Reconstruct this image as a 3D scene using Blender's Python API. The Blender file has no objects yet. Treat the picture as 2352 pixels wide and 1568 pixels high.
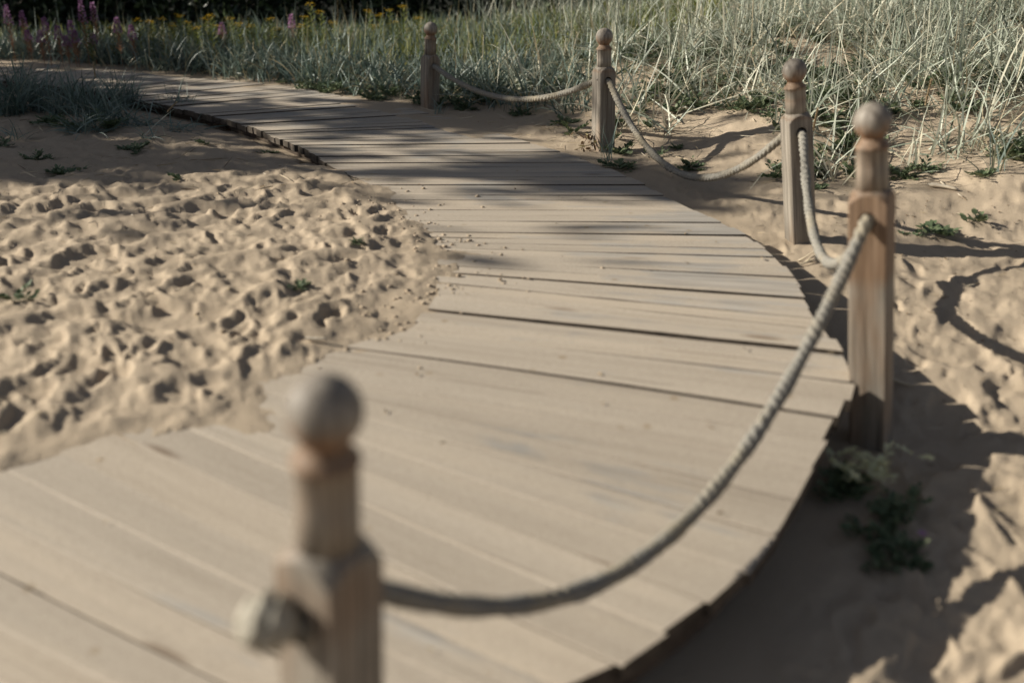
import bpy, bmesh, math, random
import numpy as np
from mathutils import Vector, Matrix

random.seed(7)
rng = np.random.default_rng(11)
scene = bpy.context.scene
COL = scene.collection

# ------------------------------------------------------------------ camera
F = 2287.0; CX, CY = 1176.0, 784.0          # focal length and centre in a 2352 px wide frame
HC = 1.33
TH = math.atan(940.0 / F)
FWD = np.array([0, math.cos(TH), -math.sin(TH)])
UP = np.array([0, math.sin(TH), math.cos(TH)])
CAM = np.array([0.0, 0.0, HC])

cd = bpy.data.cameras.new("camera")
cam = bpy.data.objects.new("camera", cd)
COL.objects.link(cam)
cam.location = CAM
cam.rotation_euler = (math.pi / 2 - TH, 0, 0)
cd.lens = 35.0; cd.sensor_width = 36.0
cd.clip_start = 0.05; cd.clip_end = 2000
cd.dof.use_dof = True
cd.dof.focus_distance = 6.4
cd.dof.aperture_fstop = 1.1
cd.dof.aperture_blades = 9
scene.camera = cam

def ray(px, py):
    return FWD + np.array([1.0, 0, 0]) * ((px - CX) / F) + UP * ((CY - py) / F)

def at_z(px, py, z=0.0):
    d = ray(px, py); t = (z - HC) / d[2]
    return CAM + d * t

def at_y(px, py, Y):
    d = ray(px, py); return CAM + d * (Y / d[1])

# ------------------------------------------------------------------ helpers
def link(name, me, mat=None, parent=None):
    o = bpy.data.objects.new(name, me)
    COL.objects.link(o)
    if mat is not None and not me.materials:
        me.materials.append(mat)
    if parent is not None:
        o.parent = parent
    return o

def tag(o, label, cat=None, group=None, kind=None):
    if label: o['label'] = label
    if cat: o['category'] = cat
    if group: o['group'] = group
    if kind: o['kind'] = kind
    return o

def empty(name, loc, label, cat, group=None, rz=0.0):
    o = bpy.data.objects.new(name, None); COL.objects.link(o)
    o.location = loc; o.rotation_euler = (0, 0, rz); o.empty_display_size = 0.1
    return tag(o, label, cat, group)

def np_mesh(name, V, Q, smooth=False, tint=None, uv=None):
    """V (n,3); Q (m,k) faces all of one size or a list of such arrays."""
    me = bpy.data.meshes.new(name)
    V = np.asarray(V, dtype=np.float32)
    faces = Q if isinstance(Q, list) else [Q]
    loops = np.concatenate([f.ravel() for f in faces]).astype(np.int32)
    sizes = np.concatenate([np.full(len(f), f.shape[1]) for f in faces]).astype(np.int32)
    me.vertices.add(len(V)); me.vertices.foreach_set('co', V.ravel())
    me.loops.add(len(loops)); me.loops.foreach_set('vertex_index', loops)
    me.polygons.add(len(sizes))
    starts = np.concatenate([[0], np.cumsum(sizes)[:-1]]).astype(np.int32)
    me.polygons.foreach_set('loop_start', starts)
    me.polygons.foreach_set('loop_total', sizes)
    me.polygons.foreach_set('use_smooth', np.full(len(sizes), bool(smooth)))
    if uv is not None:
        l = me.uv_layers.new(name='UVMap')
        l.data.foreach_set('uv', np.asarray(uv, dtype=np.float32)[loops].ravel())
    if tint is not None:
        a = me.attributes.new('tint', 'FLOAT', 'POINT')
        a.data.foreach_set('value', np.asarray(tint, dtype=np.float32))
    me.update(calc_edges=True); me.validate()
    return me

def hash01(ix, iy, seed):
    h = (ix.astype(np.int64) * 374761393 + iy.astype(np.int64) * 668265263 + seed * 974634777) & 0xffffffff
    h = ((h ^ (h >> 13)) * 1274126177) & 0xffffffff
    h = (h ^ (h >> 16)) & 0xffffffff
    return h.astype(np.float64) / 4294967295.0

def vnoise(x, y, seed=0):
    ix = np.floor(x); iy = np.floor(y); fx = x - ix; fy = y - iy
    fx = fx * fx * fx * (fx * (fx * 6 - 15) + 10); fy = fy * fy * fy * (fy * (fy * 6 - 15) + 10)
    a = hash01(ix, iy, seed); b = hash01(ix + 1, iy, seed)
    c = hash01(ix, iy + 1, seed); d = hash01(ix + 1, iy + 1, seed)
    return (a + (b - a) * fx) * (1 - fy) + (c + (d - c) * fx) * fy - 0.5

def fbm(x, y, seed=0, octv=3, gain=0.5):
    s = 0; a = 1.0
    for k in range(octv):
        s = s + a * vnoise(x * 2 ** k + 17.3 * k, y * 2 ** k - 9.1 * k, seed + k); a *= gain
    return s

def sstep(a, b, x):
    t = np.clip((x - a) / (b - a), 0, 1); return t * t * (3 - 2 * t)

def signed_dist(x, y, P):
    """distance to polyline P; positive on its left hand side."""
    best = np.full(x.shape, 1e9); sgn = np.ones(x.shape)
    for (a, b) in zip(P[:-1], P[1:]):
        dx, dy = b[0] - a[0], b[1] - a[1]; L2 = dx * dx + dy * dy
        t = np.clip(((x - a[0]) * dx + (y - a[1]) * dy) / L2, 0, 1)
        d = np.hypot(x - a[0] - t * dx, y - a[1] - t * dy)
        cr = dx * (y - a[1]) - dy * (x - a[0])
        m = d < best
        best = np.where(m, d, best); sgn = np.where(m, np.sign(cr), sgn)
    return best * sgn

# ------------------------------------------------------------------ materials
def new_mat(name):
    m = bpy.data.materials.new(name); m.use_nodes = True
    nt = m.node_tree; b = nt.nodes['Principled BSDF']
    b.inputs['Roughness'].default_value = 0.85
    b.inputs['Specular IOR Level'].default_value = 0.25
    return m, nt, b

def N(nt, typ, **kw):
    n = nt.nodes.new(typ)
    for k, v in kw.items():
        if k.startswith('i_'):
            key = k[2:]
            key = int(key) if key.isdigit() else key.replace('_', ' ')
            n.inputs[key].default_value = v
        else:
            setattr(n, k, v)
    return n

def noise(nt, vec, scale, detail=4, rough=0.6):
    n = N(nt, 'ShaderNodeTexNoise'); n.inputs['Scale'].default_value = scale
    n.inputs['Detail'].default_value = detail; n.inputs['Roughness'].default_value = rough
    if vec is not None: nt.links.new(vec, n.inputs['Vector'])
    return n.outputs['Fac']

def ramp(nt, fac, stops):
    n = N(nt, 'ShaderNodeValToRGB'); e = n.color_ramp.elements
    while len(e) < len(stops): e.new(0.5)
    for k, (p, c) in enumerate(stops):
        e[k].position = p; e[k].color = (*c, 1) if len(c) == 3 else c
    nt.links.new(fac, n.inputs['Fac']); return n.outputs['Color']

def mixc(nt, fac, a, b):
    n = N(nt, 'ShaderNodeMix', data_type='RGBA')
    for s, v in ((0, fac), (6, a), (7, b)):
        if isinstance(v, (float, int)): n.inputs[s].default_value = v
        elif isinstance(v, tuple): n.inputs[s].default_value = (*v, 1)
        else: nt.links.new(v, n.inputs[s])
    return n.outputs[2]

def bump(nt, b, h, strength, dist):
    n = N(nt, 'ShaderNodeBump'); n.inputs['Strength'].default_value = strength
    n.inputs['Distance'].default_value = dist
    nt.links.new(h, n.inputs['Height']); nt.links.new(n.outputs['Normal'], b.inputs['Normal'])

def mapping(nt, out, scale):
    n = N(nt, 'ShaderNodeMapping'); n.inputs['Scale'].default_value = scale
    nt.links.new(out, n.inputs['Vector']); return n.outputs['Vector']

SAND = (0.43, 0.325, 0.222)

def sand_material():
    m, nt, b = new_mat('sand')
    g = N(nt, 'ShaderNodeNewGeometry').outputs['Position']
    c1 = ramp(nt, noise(nt, g, 1.3, 5), [(0.3, (0.39, 0.308, 0.220)), (0.7, (0.45, 0.362, 0.268))])
    c2 = ramp(nt, noise(nt, g, 260, 3, 0.8), [(0.30, (0.20, 0.15, 0.10)), (0.46, (0.41, 0.332, 0.243)), (0.56, (0.42, 0.342, 0.253)), (0.72, (0.60, 0.51, 0.40))])
    c = mixc(nt, 0.45, c1, c2)
    # scattered darker grains and plant crumbs
    v = N(nt, 'ShaderNodeTexVoronoi'); v.inputs['Scale'].default_value = 22.0
    nt.links.new(g, v.inputs['Vector'])
    dots = ramp(nt, v.outputs['Distance'], [(0.05, (1, 1, 1)), (0.11, (0, 0, 0))])
    msk = ramp(nt, noise(nt, g, 1.7, 3), [(0.48, (0, 0, 0)), (0.62, (0.8, 0.8, 0.8))])
    mm = N(nt, 'ShaderNodeMix', data_type='RGBA', blend_type='MULTIPLY'); mm.inputs[0].default_value = 1
    nt.links.new(dots, mm.inputs[6]); nt.links.new(msk, mm.inputs[7])
    c = mixc(nt, mm.outputs[2], c, (0.13, 0.085, 0.05))
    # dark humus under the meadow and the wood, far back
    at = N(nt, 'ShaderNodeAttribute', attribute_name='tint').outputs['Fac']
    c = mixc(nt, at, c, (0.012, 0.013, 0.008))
    nt.links.new(c, b.inputs['Base Color'])
    b.inputs['Roughness'].default_value = 0.95; b.inputs['Specular IOR Level'].default_value = 0.1
    h = N(nt, 'ShaderNodeMath', operation='ADD')
    nt.links.new(noise(nt, g, 45, 4, 0.65), h.inputs[0]); nt.links.new(noise(nt, g, 300, 2, 0.7), h.inputs[1])
    bump(nt, b, h.outputs[0], 0.55, 0.006)
    return m

def decking_material():
    m, nt, b = new_mat('sandy_grey_boards')
    uv = N(nt, 'ShaderNodeUVMap', uv_map='UVMap').outputs['UV']
    g = N(nt, 'ShaderNodeNewGeometry').outputs['Position']
    pt = N(nt, 'ShaderNodeAttribute', attribute_name='tint').outputs['Fac']
    grain = noise(nt, mapping(nt, uv, (1.6, 60.0, 1.0)), 1.0, 6, 0.65)
    wood = ramp(nt, grain, [(0.25, (0.14, 0.13, 0.115)), (0.5, (0.345, 0.325, 0.295)), (0.75, (0.50, 0.47, 0.425))])
    wood = mixc(nt, N1(nt, pt, 0.30), wood, (0.44, 0.36, 0.28))
    # dry sand trodden over the boards; bare wood shows in long streaks
    streak = noise(nt, mapping(nt, uv, (1.1, 11.0, 1.0)), 1.0, 5, 0.6)
    big = noise(nt, g, 1.6, 4, 0.6)
    s = N(nt, 'ShaderNodeMath', operation='ADD'); nt.links.new(streak, s.inputs[0]); nt.links.new(big, s.inputs[1])
    s0 = s; s = N(nt, 'ShaderNodeMath', operation='MULTIPLY_ADD'); s.inputs[1].default_value = 0.34
    nt.links.new(N(nt, 'ShaderNodeAttribute', attribute_name='sandy').outputs['Fac'], s.inputs[0]); nt.links.new(s0.outputs[0], s.inputs[2])
    msk = ramp(nt, s.outputs[0], [(0.88, (0.12, 0.12, 0.12)), (1.12, (0.93, 0.93, 0.93))])
    film = ramp(nt, noise(nt, g, 230, 3, 0.8), [(0.3, (0.28, 0.228, 0.172)), (0.5, (0.452, 0.386, 0.308)), (0.75, (0.57, 0.50, 0.412))])
    c = mixc(nt, msk, wood, film)
    tone = ramp(nt, noise(nt, mapping(nt, uv, (0.7, 16.0, 1.0)), 1.0, 4, 0.6), [(0.3, (0.87, 0.86, 0.85)), (0.52, (1, 1, 1)), (0.75, (1.08, 1.07, 1.05))])
    mt_ = N(nt, 'ShaderNodeMix', data_type='RGBA', blend_type='MULTIPLY'); mt_.inputs[0].default_value = 1.0
    nt.links.new(c, mt_.inputs[6]); nt.links.new(tone, mt_.inputs[7]); c = mt_.outputs[2]
    pv = ramp(nt, pt, [(0.0, (0.90, 0.895, 0.89)), (0.5, (1, 1, 1)), (1.0, (1.06, 1.04, 1.01))])
    mp_ = N(nt, 'ShaderNodeMix', data_type='RGBA', blend_type='MULTIPLY'); mp_.inputs[0].default_value = 1.0
    nt.links.new(c, mp_.inputs[6]); nt.links.new(pv, mp_.inputs[7]); c = mp_.outputs[2]
    kn = N(nt, 'ShaderNodeTexVoronoi'); kn.inputs['Scale'].default_value = 1.0
    nt.links.new(mapping(nt, uv, (1.3, 7.0, 1.0)), kn.inputs['Vector'])
    kd_ = ramp(nt, kn.outputs['Distance'], [(0.05, (0.75, 0.75, 0.75)), (0.12, (0, 0, 0))])
    c = mixc(nt, kd_, c, (0.17, 0.12, 0.08))
    ck = ramp(nt, noise(nt, mapping(nt, uv, (0.9, 46.0, 1.0)), 1.0, 3, 0.5), [(0.66, (0, 0, 0)), (0.70, (0.55, 0.55, 0.55))])
    c = mixc(nt, ck, c, (0.16, 0.13, 0.10))
    # little stains
    v = N(nt, 'ShaderNodeTexVoronoi'); v.inputs['Scale'].default_value = 5.0; nt.links.new(g, v.inputs['Vector'])
    dots = ramp(nt, v.outputs['Distance'], [(0.03, (0.55, 0.55, 0.55)), (0.10, (0, 0, 0))])
    c = mixc(nt, dots, c, (0.24, 0.17, 0.09))
    nt.links.new(c, b.inputs['Base Color'])
    b.inputs['Roughness'].default_value = 0.8
    h = N(nt, 'ShaderNodeMath', operation='MULTIPLY_ADD'); h.inputs[1].default_value = 0.6
    nt.links.new(noise(nt, g, 160, 3, 0.7), h.inputs[0]); nt.links.new(grain, h.inputs[2])
    bump(nt, b, h.outputs[0], 0.4, 0.004)
    return m

def N1(nt, out, k):
    n = N(nt, 'ShaderNodeMath', operation='MULTIPLY'); n.inputs[1].default_value = k
    nt.links.new(out, n.inputs[0]); return n.outputs[0]

def post_material(name, brown, L=0.8, bands=()):
    """weathered larch: silver grey, brown where rain has not bleached it (own colour patches)."""
    m, nt, b = new_mat(name)
    o = N(nt, 'ShaderNodeTexCoord').outputs['Object']
    grain = noise(nt, mapping(nt, o, (95, 95, 3.0)), 1.0, 6, 0.65)
    grey = ramp(nt, grain, [(0.25, (0.07, 0.06, 0.048)), (0.5, (0.225, 0.196, 0.16)), (0.78, (0.42, 0.375, 0.315))])
    brn = ramp(nt, grain, [(0.25, (0.085, 0.05, 0.028)), (0.55, (0.215, 0.138, 0.086)), (0.8, (0.32, 0.22, 0.145))])
    p = noise(nt, mapping(nt, o, (9, 9, 2.2)), 1.0, 3, 0.5)
    msk = ramp(nt, p, [(0.62 - brown, (0, 0, 0)), (0.82 - brown * 0.7, (0.9, 0.9, 0.9))])
    sz = N(nt, 'ShaderNodeSeparateXYZ'); nt.links.new(o, sz.inputs[0])
    dz = N(nt, 'ShaderNodeMath', operation='SUBTRACT'); dz.inputs[0].default_value = L; nt.links.new(sz.outputs['Z'], dz.inputs[1])
    wb = N(nt, 'ShaderNodeMath', operation='MULTIPLY_ADD'); wb.inputs[1].default_value = 0.05
    nt.links.new(noise(nt, mapping(nt, o, (30, 30, 6)), 1.0, 3), wb.inputs[0]); nt.links.new(dz.outputs[0], wb.inputs[2])
    st = [(0.0, (.9, .9, .9)), (0.098, (.9, .9, .9)), (0.112, (0, 0, 0))]
    for (a0, a1, k) in bands: st += [(a0, (0, 0, 0)), (a0 + 0.02, (k, k, k)), (a1 - 0.05, (k, k, k)), (a1, (0, 0, 0))]
    band = ramp(nt, wb.outputs[0], st)
    c = mixc(nt, msk, grey, brn)
    c = mixc(nt, band, c, brn)
    crack = ramp(nt, noise(nt, mapping(nt, o, (120, 120, 1.4)), 1.0, 3, 0.5), [(0.63, (0, 0, 0)), (0.68, (0.85, 0.85, 0.85))])
    c = mixc(nt, crack, c, (0.05, 0.038, 0.03))
    nt.links.new(c, b.inputs['Base Color'])
    b.inputs['Roughness'].default_value = 0.62
    bump(nt, b, grain, 0.35, 0.002)
    return m

def ball_material():
    m, nt, b = new_mat('weathered_ball')
    o = N(nt, 'ShaderNodeTexCoord').outputs['Object']
    grain = noise(nt, mapping(nt, o, (60, 60, 10.0)), 1.0, 5, 0.6)
    top = ramp(nt, grain, [(0.25, (0.06, 0.05, 0.042)), (0.5, (0.21, 0.182, 0.15)), (0.8, (0.37, 0.33, 0.28))])
    low = ramp(nt, grain, [(0.25, (0.11, 0.055, 0.027)), (0.6, (0.25, 0.14, 0.075)), (0.85, (0.32, 0.19, 0.11))])
    z = N(nt, 'ShaderNodeSeparateXYZ'); nt.links.new(o, z.inputs[0])
    a = N(nt, 'ShaderNodeMath', operation='MULTIPLY_ADD'); a.inputs[1].default_value = 9.0; a.inputs[2].default_value = 0.12
    nt.links.new(z.outputs['Z'], a.inputs[0])
    s = N(nt, 'ShaderNodeMath', operation='ADD'); nt.links.new(a.outputs[0], s.inputs[0])
    nt.links.new(noise(nt, o, 28, 3), s.inputs[1])
    msk = ramp(nt, s.outputs[0], [(0.18, (1, 1, 1)), (0.62, (0, 0, 0))])
    c = mixc(nt, msk, top, low)
    nt.links.new(c, b.inputs['Base Color']); b.inputs['Roughness'].default_value = 0.6
    b.inputs['Specular IOR Level'].default_value = 0.3
    bump(nt, b, grain, 0.2, 0.001)
    return m

def rope_material():
    m, nt, b = new_mat('old_hemp_rope')
    o = N(nt, 'ShaderNodeTexCoord').outputs['Object']
    n1 = noise(nt, o, 170, 4, 0.75); n2 = noise(nt, o, 5.0, 3)
    c = ramp(nt, n1, [(0.28, (0.09, 0.084, 0.072)), (0.5, (0.25, 0.235, 0.205)), (0.75, (0.44, 0.415, 0.365))])
    c = mixc(nt, ramp(nt, n2, [(0.45, (0, 0, 0)), (0.7, (0.6, 0.6, 0.6))]), c, (0.36, 0.30, 0.20))
    nt.links.new(c, b.inputs['Base Color']); b.inputs['Roughness'].default_value = 0.95
    b.inputs['Specular IOR Level'].default_value = 0.05
    bump(nt, b, n1, 0.8, 0.004)
    return m

def leaf_material(name, stops, trans=0.25, rough=0.6, spec=0.3):
    """colour picked along the ramp by the 'tint' each blade or leaf carries"""
    m, nt, b = new_mat(name)
    t = N(nt, 'ShaderNodeAttribute', attribute_name='tint').outputs['Fac']
    c = ramp(nt, t, stops)
    nt.links.new(c, b.inputs['Base Color'])
    b.inputs['Roughness'].default_value = rough; b.inputs['Specular IOR Level'].default_value = spec
    tr = N(nt, 'ShaderNodeBsdfTranslucent'); nt.links.new(c, tr.inputs['Color'])
    mx = N(nt, 'ShaderNodeMixShader'); mx.inputs[0].default_value = trans
    nt.links.new(b.outputs[0], mx.inputs[1]); nt.links.new(tr.outputs[0], mx.inputs[2])
    nt.links.new(mx.outputs[0], nt.nodes['Material Output'].inputs['Surface'])
    return m

def plain(name, ca, cb, scale=20, rough=0.8):
    m, nt, b = new_mat(name)
    o = N(nt, 'ShaderNodeTexCoord').outputs['Object']
    c = ramp(nt, noise(nt, o, scale, 4), [(0.3, ca), (0.7, cb)])
    nt.links.new(c, b.inputs['Base Color']); b.inputs['Roughness'].default_value = rough
    return m

M_SAND = sand_material()
M_DECK = decking_material()
M_BEAM = plain('dark_bearer_wood', (0.05, 0.035, 0.025), (0.12, 0.09, 0.065), 12)
M_SIDE = plain('board_end_grain', (0.035, 0.027, 0.02), (0.12, 0.095, 0.072), 14)
M_BALL = ball_material()
M_ROPE = rope_material()
M_END = plain('sunlit_rope_end', (0.26, 0.235, 0.185), (0.48, 0.44, 0.365), 60, 0.95)  # paler than the rope: the stopper's sunlit look is put into its colour
M_DUNE = leaf_material('pale_marram', [(0.0, (0.11, 0.14, 0.095)), (0.35, (0.27, 0.305, 0.23)), (0.8, (0.54, 0.56, 0.465)), (0.9, (0.56, 0.51, 0.38)), (1.0, (0.44, 0.36, 0.23))], 0.2, 0.5, 0.35)
M_BLUE = leaf_material('blue_green_grass', [(0.0, (0.055, 0.085, 0.06)), (0.45, (0.14, 0.195, 0.165)), (0.8, (0.25, 0.30, 0.26)), (0.92, (0.36, 0.33, 0.2)), (1.0, (0.42, 0.33, 0.19))], 0.2, 0.5, 0.35)
M_WEED = leaf_material('meadow_green', [(0.0, (0.05, 0.075, 0.02)), (0.5, (0.13, 0.165, 0.045)), (1.0, (0.28, 0.27, 0.09))], 0.3)
M_PEA = leaf_material('beach_pea_leaf', [(0.0, (0.055, 0.085, 0.042)), (0.5, (0.115, 0.155, 0.082)), (0.9, (0.22, 0.25, 0.14)), (1.0, (0.34, 0.27, 0.12))], 0.2)
M_DEAD = leaf_material('dead_leaf', [(0.0, (0.05, 0.028, 0.015)), (0.6, (0.14, 0.085, 0.04)), (1.0, (0.42, 0.36, 0.18))], 0.15)
M_TREE = leaf_material('wood_leaf', [(0.0, (0.016, 0.028, 0.014)), (0.7, (0.045, 0.07, 0.028)), (1.0, (0.10, 0.13, 0.05))], 0.15, 0.4, 0.5)
M_BARK = plain('tree_bark', (0.05, 0.04, 0.03), (0.12, 0.10, 0.08), 6)
M_PINK = leaf_material('pink_petal', [(0.0, (0.30, 0.13, 0.26)), (1.0, (0.50, 0.28, 0.46))], 0.3)
M_SEED = leaf_material('reddish_stem', [(0.0, (0.22, 0.09, 0.05)), (1.0, (0.42, 0.24, 0.14))], 0.2)
M_YELL = leaf_material('yellow_petal', [(0.0, (0.50, 0.30, 0.01)), (1.0, (0.75, 0.50, 0.03))], 0.2)
M_STRAW = leaf_material('straw', [(0.0, (0.10, 0.065, 0.035)), (0.5, (0.40, 0.31, 0.19)), (1.0, (0.62, 0.54, 0.40))], 0.05)
M_WOOD = plain('bleached_driftwood', (0.42, 0.35, 0.26), (0.60, 0.53, 0.42), 40)

# ------------------------------------------------------------------ boardwalk layout: (inner end px, outer end px) of board joints
JOINTS = [((-420, 150), (-330, 133)), ((-230, 163), (-120, 140)), ((-60, 178), (60, 147)), ((110, 196), (270, 163)), ((210, 208), (420, 178)),
          ((310, 228), (640, 197)), ((450, 258), (830, 228)), ((560, 288), (1000, 264)),
          ((680, 335), (1220, 328)), ((770, 385), (1390, 382)), ((830, 413), (1455, 412)),
          ((905, 466), (1565, 468)), ((945, 524), (1690, 528)), ((980, 556), (1760, 575)),
          ((1000, 590), (1810, 625)), ((1005, 656), (1890, 745)), ((985, 706), (1930, 806)),
          ((930, 758), (1953, 872)), ((790, 805), (1918, 975)), ((640, 838), (1869, 1057)),
          ((500, 895), (1730, 1290)), ((360, 955), (1530, 1455)), ((205, 1020), (1360, 1560)),
          ((-40, 1092), (1125, 1640)), ((-350, 1165), (900, 1780)), ((-750, 1260), (520, 1960)),
          ((-1300, 1400), (0, 2180)), ((-2100, 1600), (-800, 2450))]
def deck_z(y):
    """the boards dip a little towards the near end"""
    return -0.16 * sstep(3.2, 1.5, np.asarray(y, float))
def on_boards(px, py):
    z = 0.0
    for _ in range(8):
        p = at_z(px, py, z); z = float(deck_z(p[1]))
    return p
JI = np.array([on_boards(*a)[:2] for a, b in JOINTS]); JO = np.array([on_boards(*b)[:2] for a, b in JOINTS])

def catmull(P, n):
    P = np.vstack([2 * P[0] - P[1], P, 2 * P[-1] - P[-2]])
    out = []
    for i in range(1, len(P) - 2):
        p0, p1, p2, p3 = P[i - 1:i + 3]
        for t in np.linspace(0, 1, n, endpoint=False):
            out.append(0.5 * (2 * p1 + (p2 - p0) * t + (2 * p0 - 5 * p1 + 4 * p2 - p3) * t * t + (3 * p1 - p0 - 3 * p2 + p3) * t ** 3))
    out.append(P[-2]); return np.array(out)

CI, CO = catmull(JI, 24), catmull(JO, 24)
step = 0.68 * np.linalg.norm(np.diff(CO, axis=0), axis=1) + 0.32 * np.linalg.norm(np.diff(CI, axis=0), axis=1)
ARC = np.concatenate([[0], np.cumsum(step)])
def deck_at(s):
    return (np.array([np.interp(s, ARC, CI[:, 0]), np.interp(s, ARC, CI[:, 1])]),
            np.array([np.interp(s, ARC, CO[:, 0]), np.interp(s, ARC, CO[:, 1])]))

# sand edge on the inner side: bare deck edge far away, blown sand over the boards nearby
SAND_EDGE_PX = [(-420, 150), (-60, 178), (210, 208), (310, 228), (450, 258), (560, 288), (680, 335), (770, 385), (832, 414), (885, 455), (925, 492),
                (965, 520), (1015, 548), (1052, 582), (1064, 620), (1050, 656), (985, 672), (905, 692), (862, 742), (800, 795),
                (640, 842), (560, 882), (440, 958), (300, 1000), (200, 1022), (80, 1062), (-60, 1092), (-400, 1175), (-900, 1310), (-2100, 1600)]
SE = np.array([on_boards(*p)[:2] for p in SAND_EDGE_PX])

# ------------------------------------------------------------------ ground heights on a polar grid round the camera
radii = np.concatenate([np.geomspace(0.35, 17, 660), np.geomspace(17.6, 600, 40)])
ang_f = np.radians(np.linspace(-44, 44, 800))
ang_c = np.radians(np.linspace(44, 316, 70)[1:-1])
angs = np.concatenate([ang_f, ang_c])            # measured from +Y towards +X
RR, AA = np.meshgrid(radii, angs, indexing='ij')
GX, GY = RR * np.sin(AA), RR * np.cos(AA)

RIGHT_PTS = [  # (x, y, z) of the sand on the outer side of the boardwalk
    (-3.2, 11.4, -0.03), (-1.6, 9.9, -0.02), (-0.5, 8.8, -0.01), (0.3, 7.6, -0.02), (0.75, 6.9, -0.02), (1.2, 5.9, -0.05), (1.45, 4.9, -0.08), (1.30, 3.9, -0.15),
    (1.35, 3.25, -0.26), (1.1, 2.2, -0.30), (0.6, 1.5, -0.42), (0, 0.6, -0.45), (0.5, 0.0, -0.5), (-1, -1, -0.5),
    (1.6, 2.2, -0.25), (2.6, 2.2, -0.18), (1.9, 3.2, -0.20), (2.6, 3.6, -0.14), (2.1, 4.6, -0.09), (3.2, 4.6, -0.06), (2.0, 6.0, 0.03), (3.2, 6.0, 0.14), (4.6, 5.4, 0.18),
    (1.1, 8.0, 0.14), (2.2, 7.5, 0.24), (3.6, 7.6, 0.42), (5.2, 7.2, 0.45), (0.3, 9.4, 0.10), (1.4, 9.6, 0.36), (2.8, 9.4, 0.55), (4.6, 9.6, 0.72),
    (-0.8, 10.6, 0.04), (0.8, 11.4, 0.28), (3.0, 11.6, 0.62), (6.0, 11.5, 0.72), (-2.5, 12.5, 0.03), (0.0, 14, 0.1), (3.0, 14.5, 0.3), (6.5, 14.5, 0.4),
    (-5, 14, 0.0), (-9, 13, 0.0), (-4, 20, -0.1), (4, 20, -0.1), (10, 10, 0.4), (10, 3, 0.0), (8, -3, -0.4), (-14, 16, 0), (12, 22, -0.1)]

RIGHT_PTS = [(0.93 * a, 0.93 * b, c) for a, b, c in RIGHT_PTS]

def right_h(x, y):
    num = 0; den = 0
    for (px, py, pz) in RIGHT_PTS:
        w = 1.0 / ((x - px) ** 2 + (y - py) ** 2 + 0.12) ** 1.7
        num = num + w * pz; den = den + w
    return num / den

sd_s = signed_dist(GX, GY, SE)                    # sand edge, sign to be settled below
CO_C, CI_C = CO[::6], CI[::6]
sd_o = signed_dist(GX, GY, CO_C)
probe = np.array([-3.0]), np.array([4.0])
sd_s *= np.sign(signed_dist(*probe, SE))[0]       # positive on the beach (left) side
sd_o *= np.sign(signed_dist(np.array([3.0]), np.array([4.0]), CO_C))[0]   # positive on the dune (right) side

near = sstep(6.6, 5.9, GY)                        # where the sand lies over the boards
edge_wob = (0.16 * fbm(GX * 2.4, GY * 2.4, 5, 2) + 0.13 * fbm(GX * 8.5, GY * 8.5, 6, 3)) * near
sdw = sd_s + edge_wob
over = np.where(sdw > 0, 0.045 * (1 - np.exp(-np.maximum(sdw, 0) / 0.32)), np.maximum(0.05 * sdw - 0.003 + 0.020 * fbm(GX * 5.0, GY * 5.0, 52, 3) - 0.25 * np.maximum(-sdw - 0.45, 0), -0.10))
bare = -0.085 + 0.035 * sstep(0.0, 0.5, sd_s) + 0.05 * sstep(0.6, 2.2, sd_s)
bare = np.where(sd_s < 0, -0.10, bare)
left = over * near + bare * (1 - near) + 0.03 * fbm(GX * 0.8, GY * 0.8, 3, 2) * sstep(0.05, 0.5, sd_s) + deck_z(GY)
rh = right_h(GX, GY)
rgt = np.where(sd_o > -0.6, rh + 0.05 * fbm(GX * 0.9, GY * 0.9, 9, 3) * sstep(0.0, 0.6, sd_o), np.minimum(rh, -0.10))
k_r = sstep(-0.45, -0.22, sd_o)
GZ = left * (1 - k_r) + rgt * k_r
# near the camera and behind it the outer side rules
amp_l = sstep(-0.06, 0.26, sdw) * (1 - k_r)
amp = amp_l * (0.72 + 0.28 * sstep(6.4, 5.2, GY)) + k_r * sstep(0.02, 0.3, sd_o) * (0.55 + 0.3 * sstep(5.5, 4.0, GY)) * sstep(9.0, 7.0, GY)
far_fade = sstep(16, 11, RR)
amp = amp * far_fade

# trampled sand: overlapping foot pits with pushed-up rims
D = 0.030 * fbm(GX * 4.0, GY * 4.0, 21, 2)
nf = len(ang_f)
def stamp(x, y, a, b, rot, d):
    r = math.hypot(x, y); t = math.atan2(x, y); R = a * 2.0
    i0, i1 = np.searchsorted(radii, [r - R, r + R]); da = R / r
    j0, j1 = np.searchsorted(ang_f, [t - da, t + da])
    if i1 <= i0 or j1 <= j0: return
    X = GX[i0:i1, j0:j1] - x; Y = GY[i0:i1, j0:j1] - y
    u = X * math.cos(rot) + Y * math.sin(rot); v = -X * math.sin(rot) + Y * math.cos(rot)
    jag = 0.95 * fbm(GX[i0:i1, j0:j1] * 9.5, GY[i0:i1, j0:j1] * 9.5, 31, 3)
    q = np.sqrt((u / a) ** 2 + (v / b) ** 2) + jag
    w = 1 / (1 + np.exp((q - 1.1) * 9))
    h = -d * (1 / (1 + np.exp((q - 0.92) * 5.5))) * (1 - 0.35 * u / a) + 0.30 * d * np.exp(-((q - 1.35) / 0.33) ** 2) * (1 + 0.8 * u / a)
    D[i0:i1, j0:j1] = D[i0:i1, j0:j1] * (1 - 0.75 * w) + h
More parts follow.
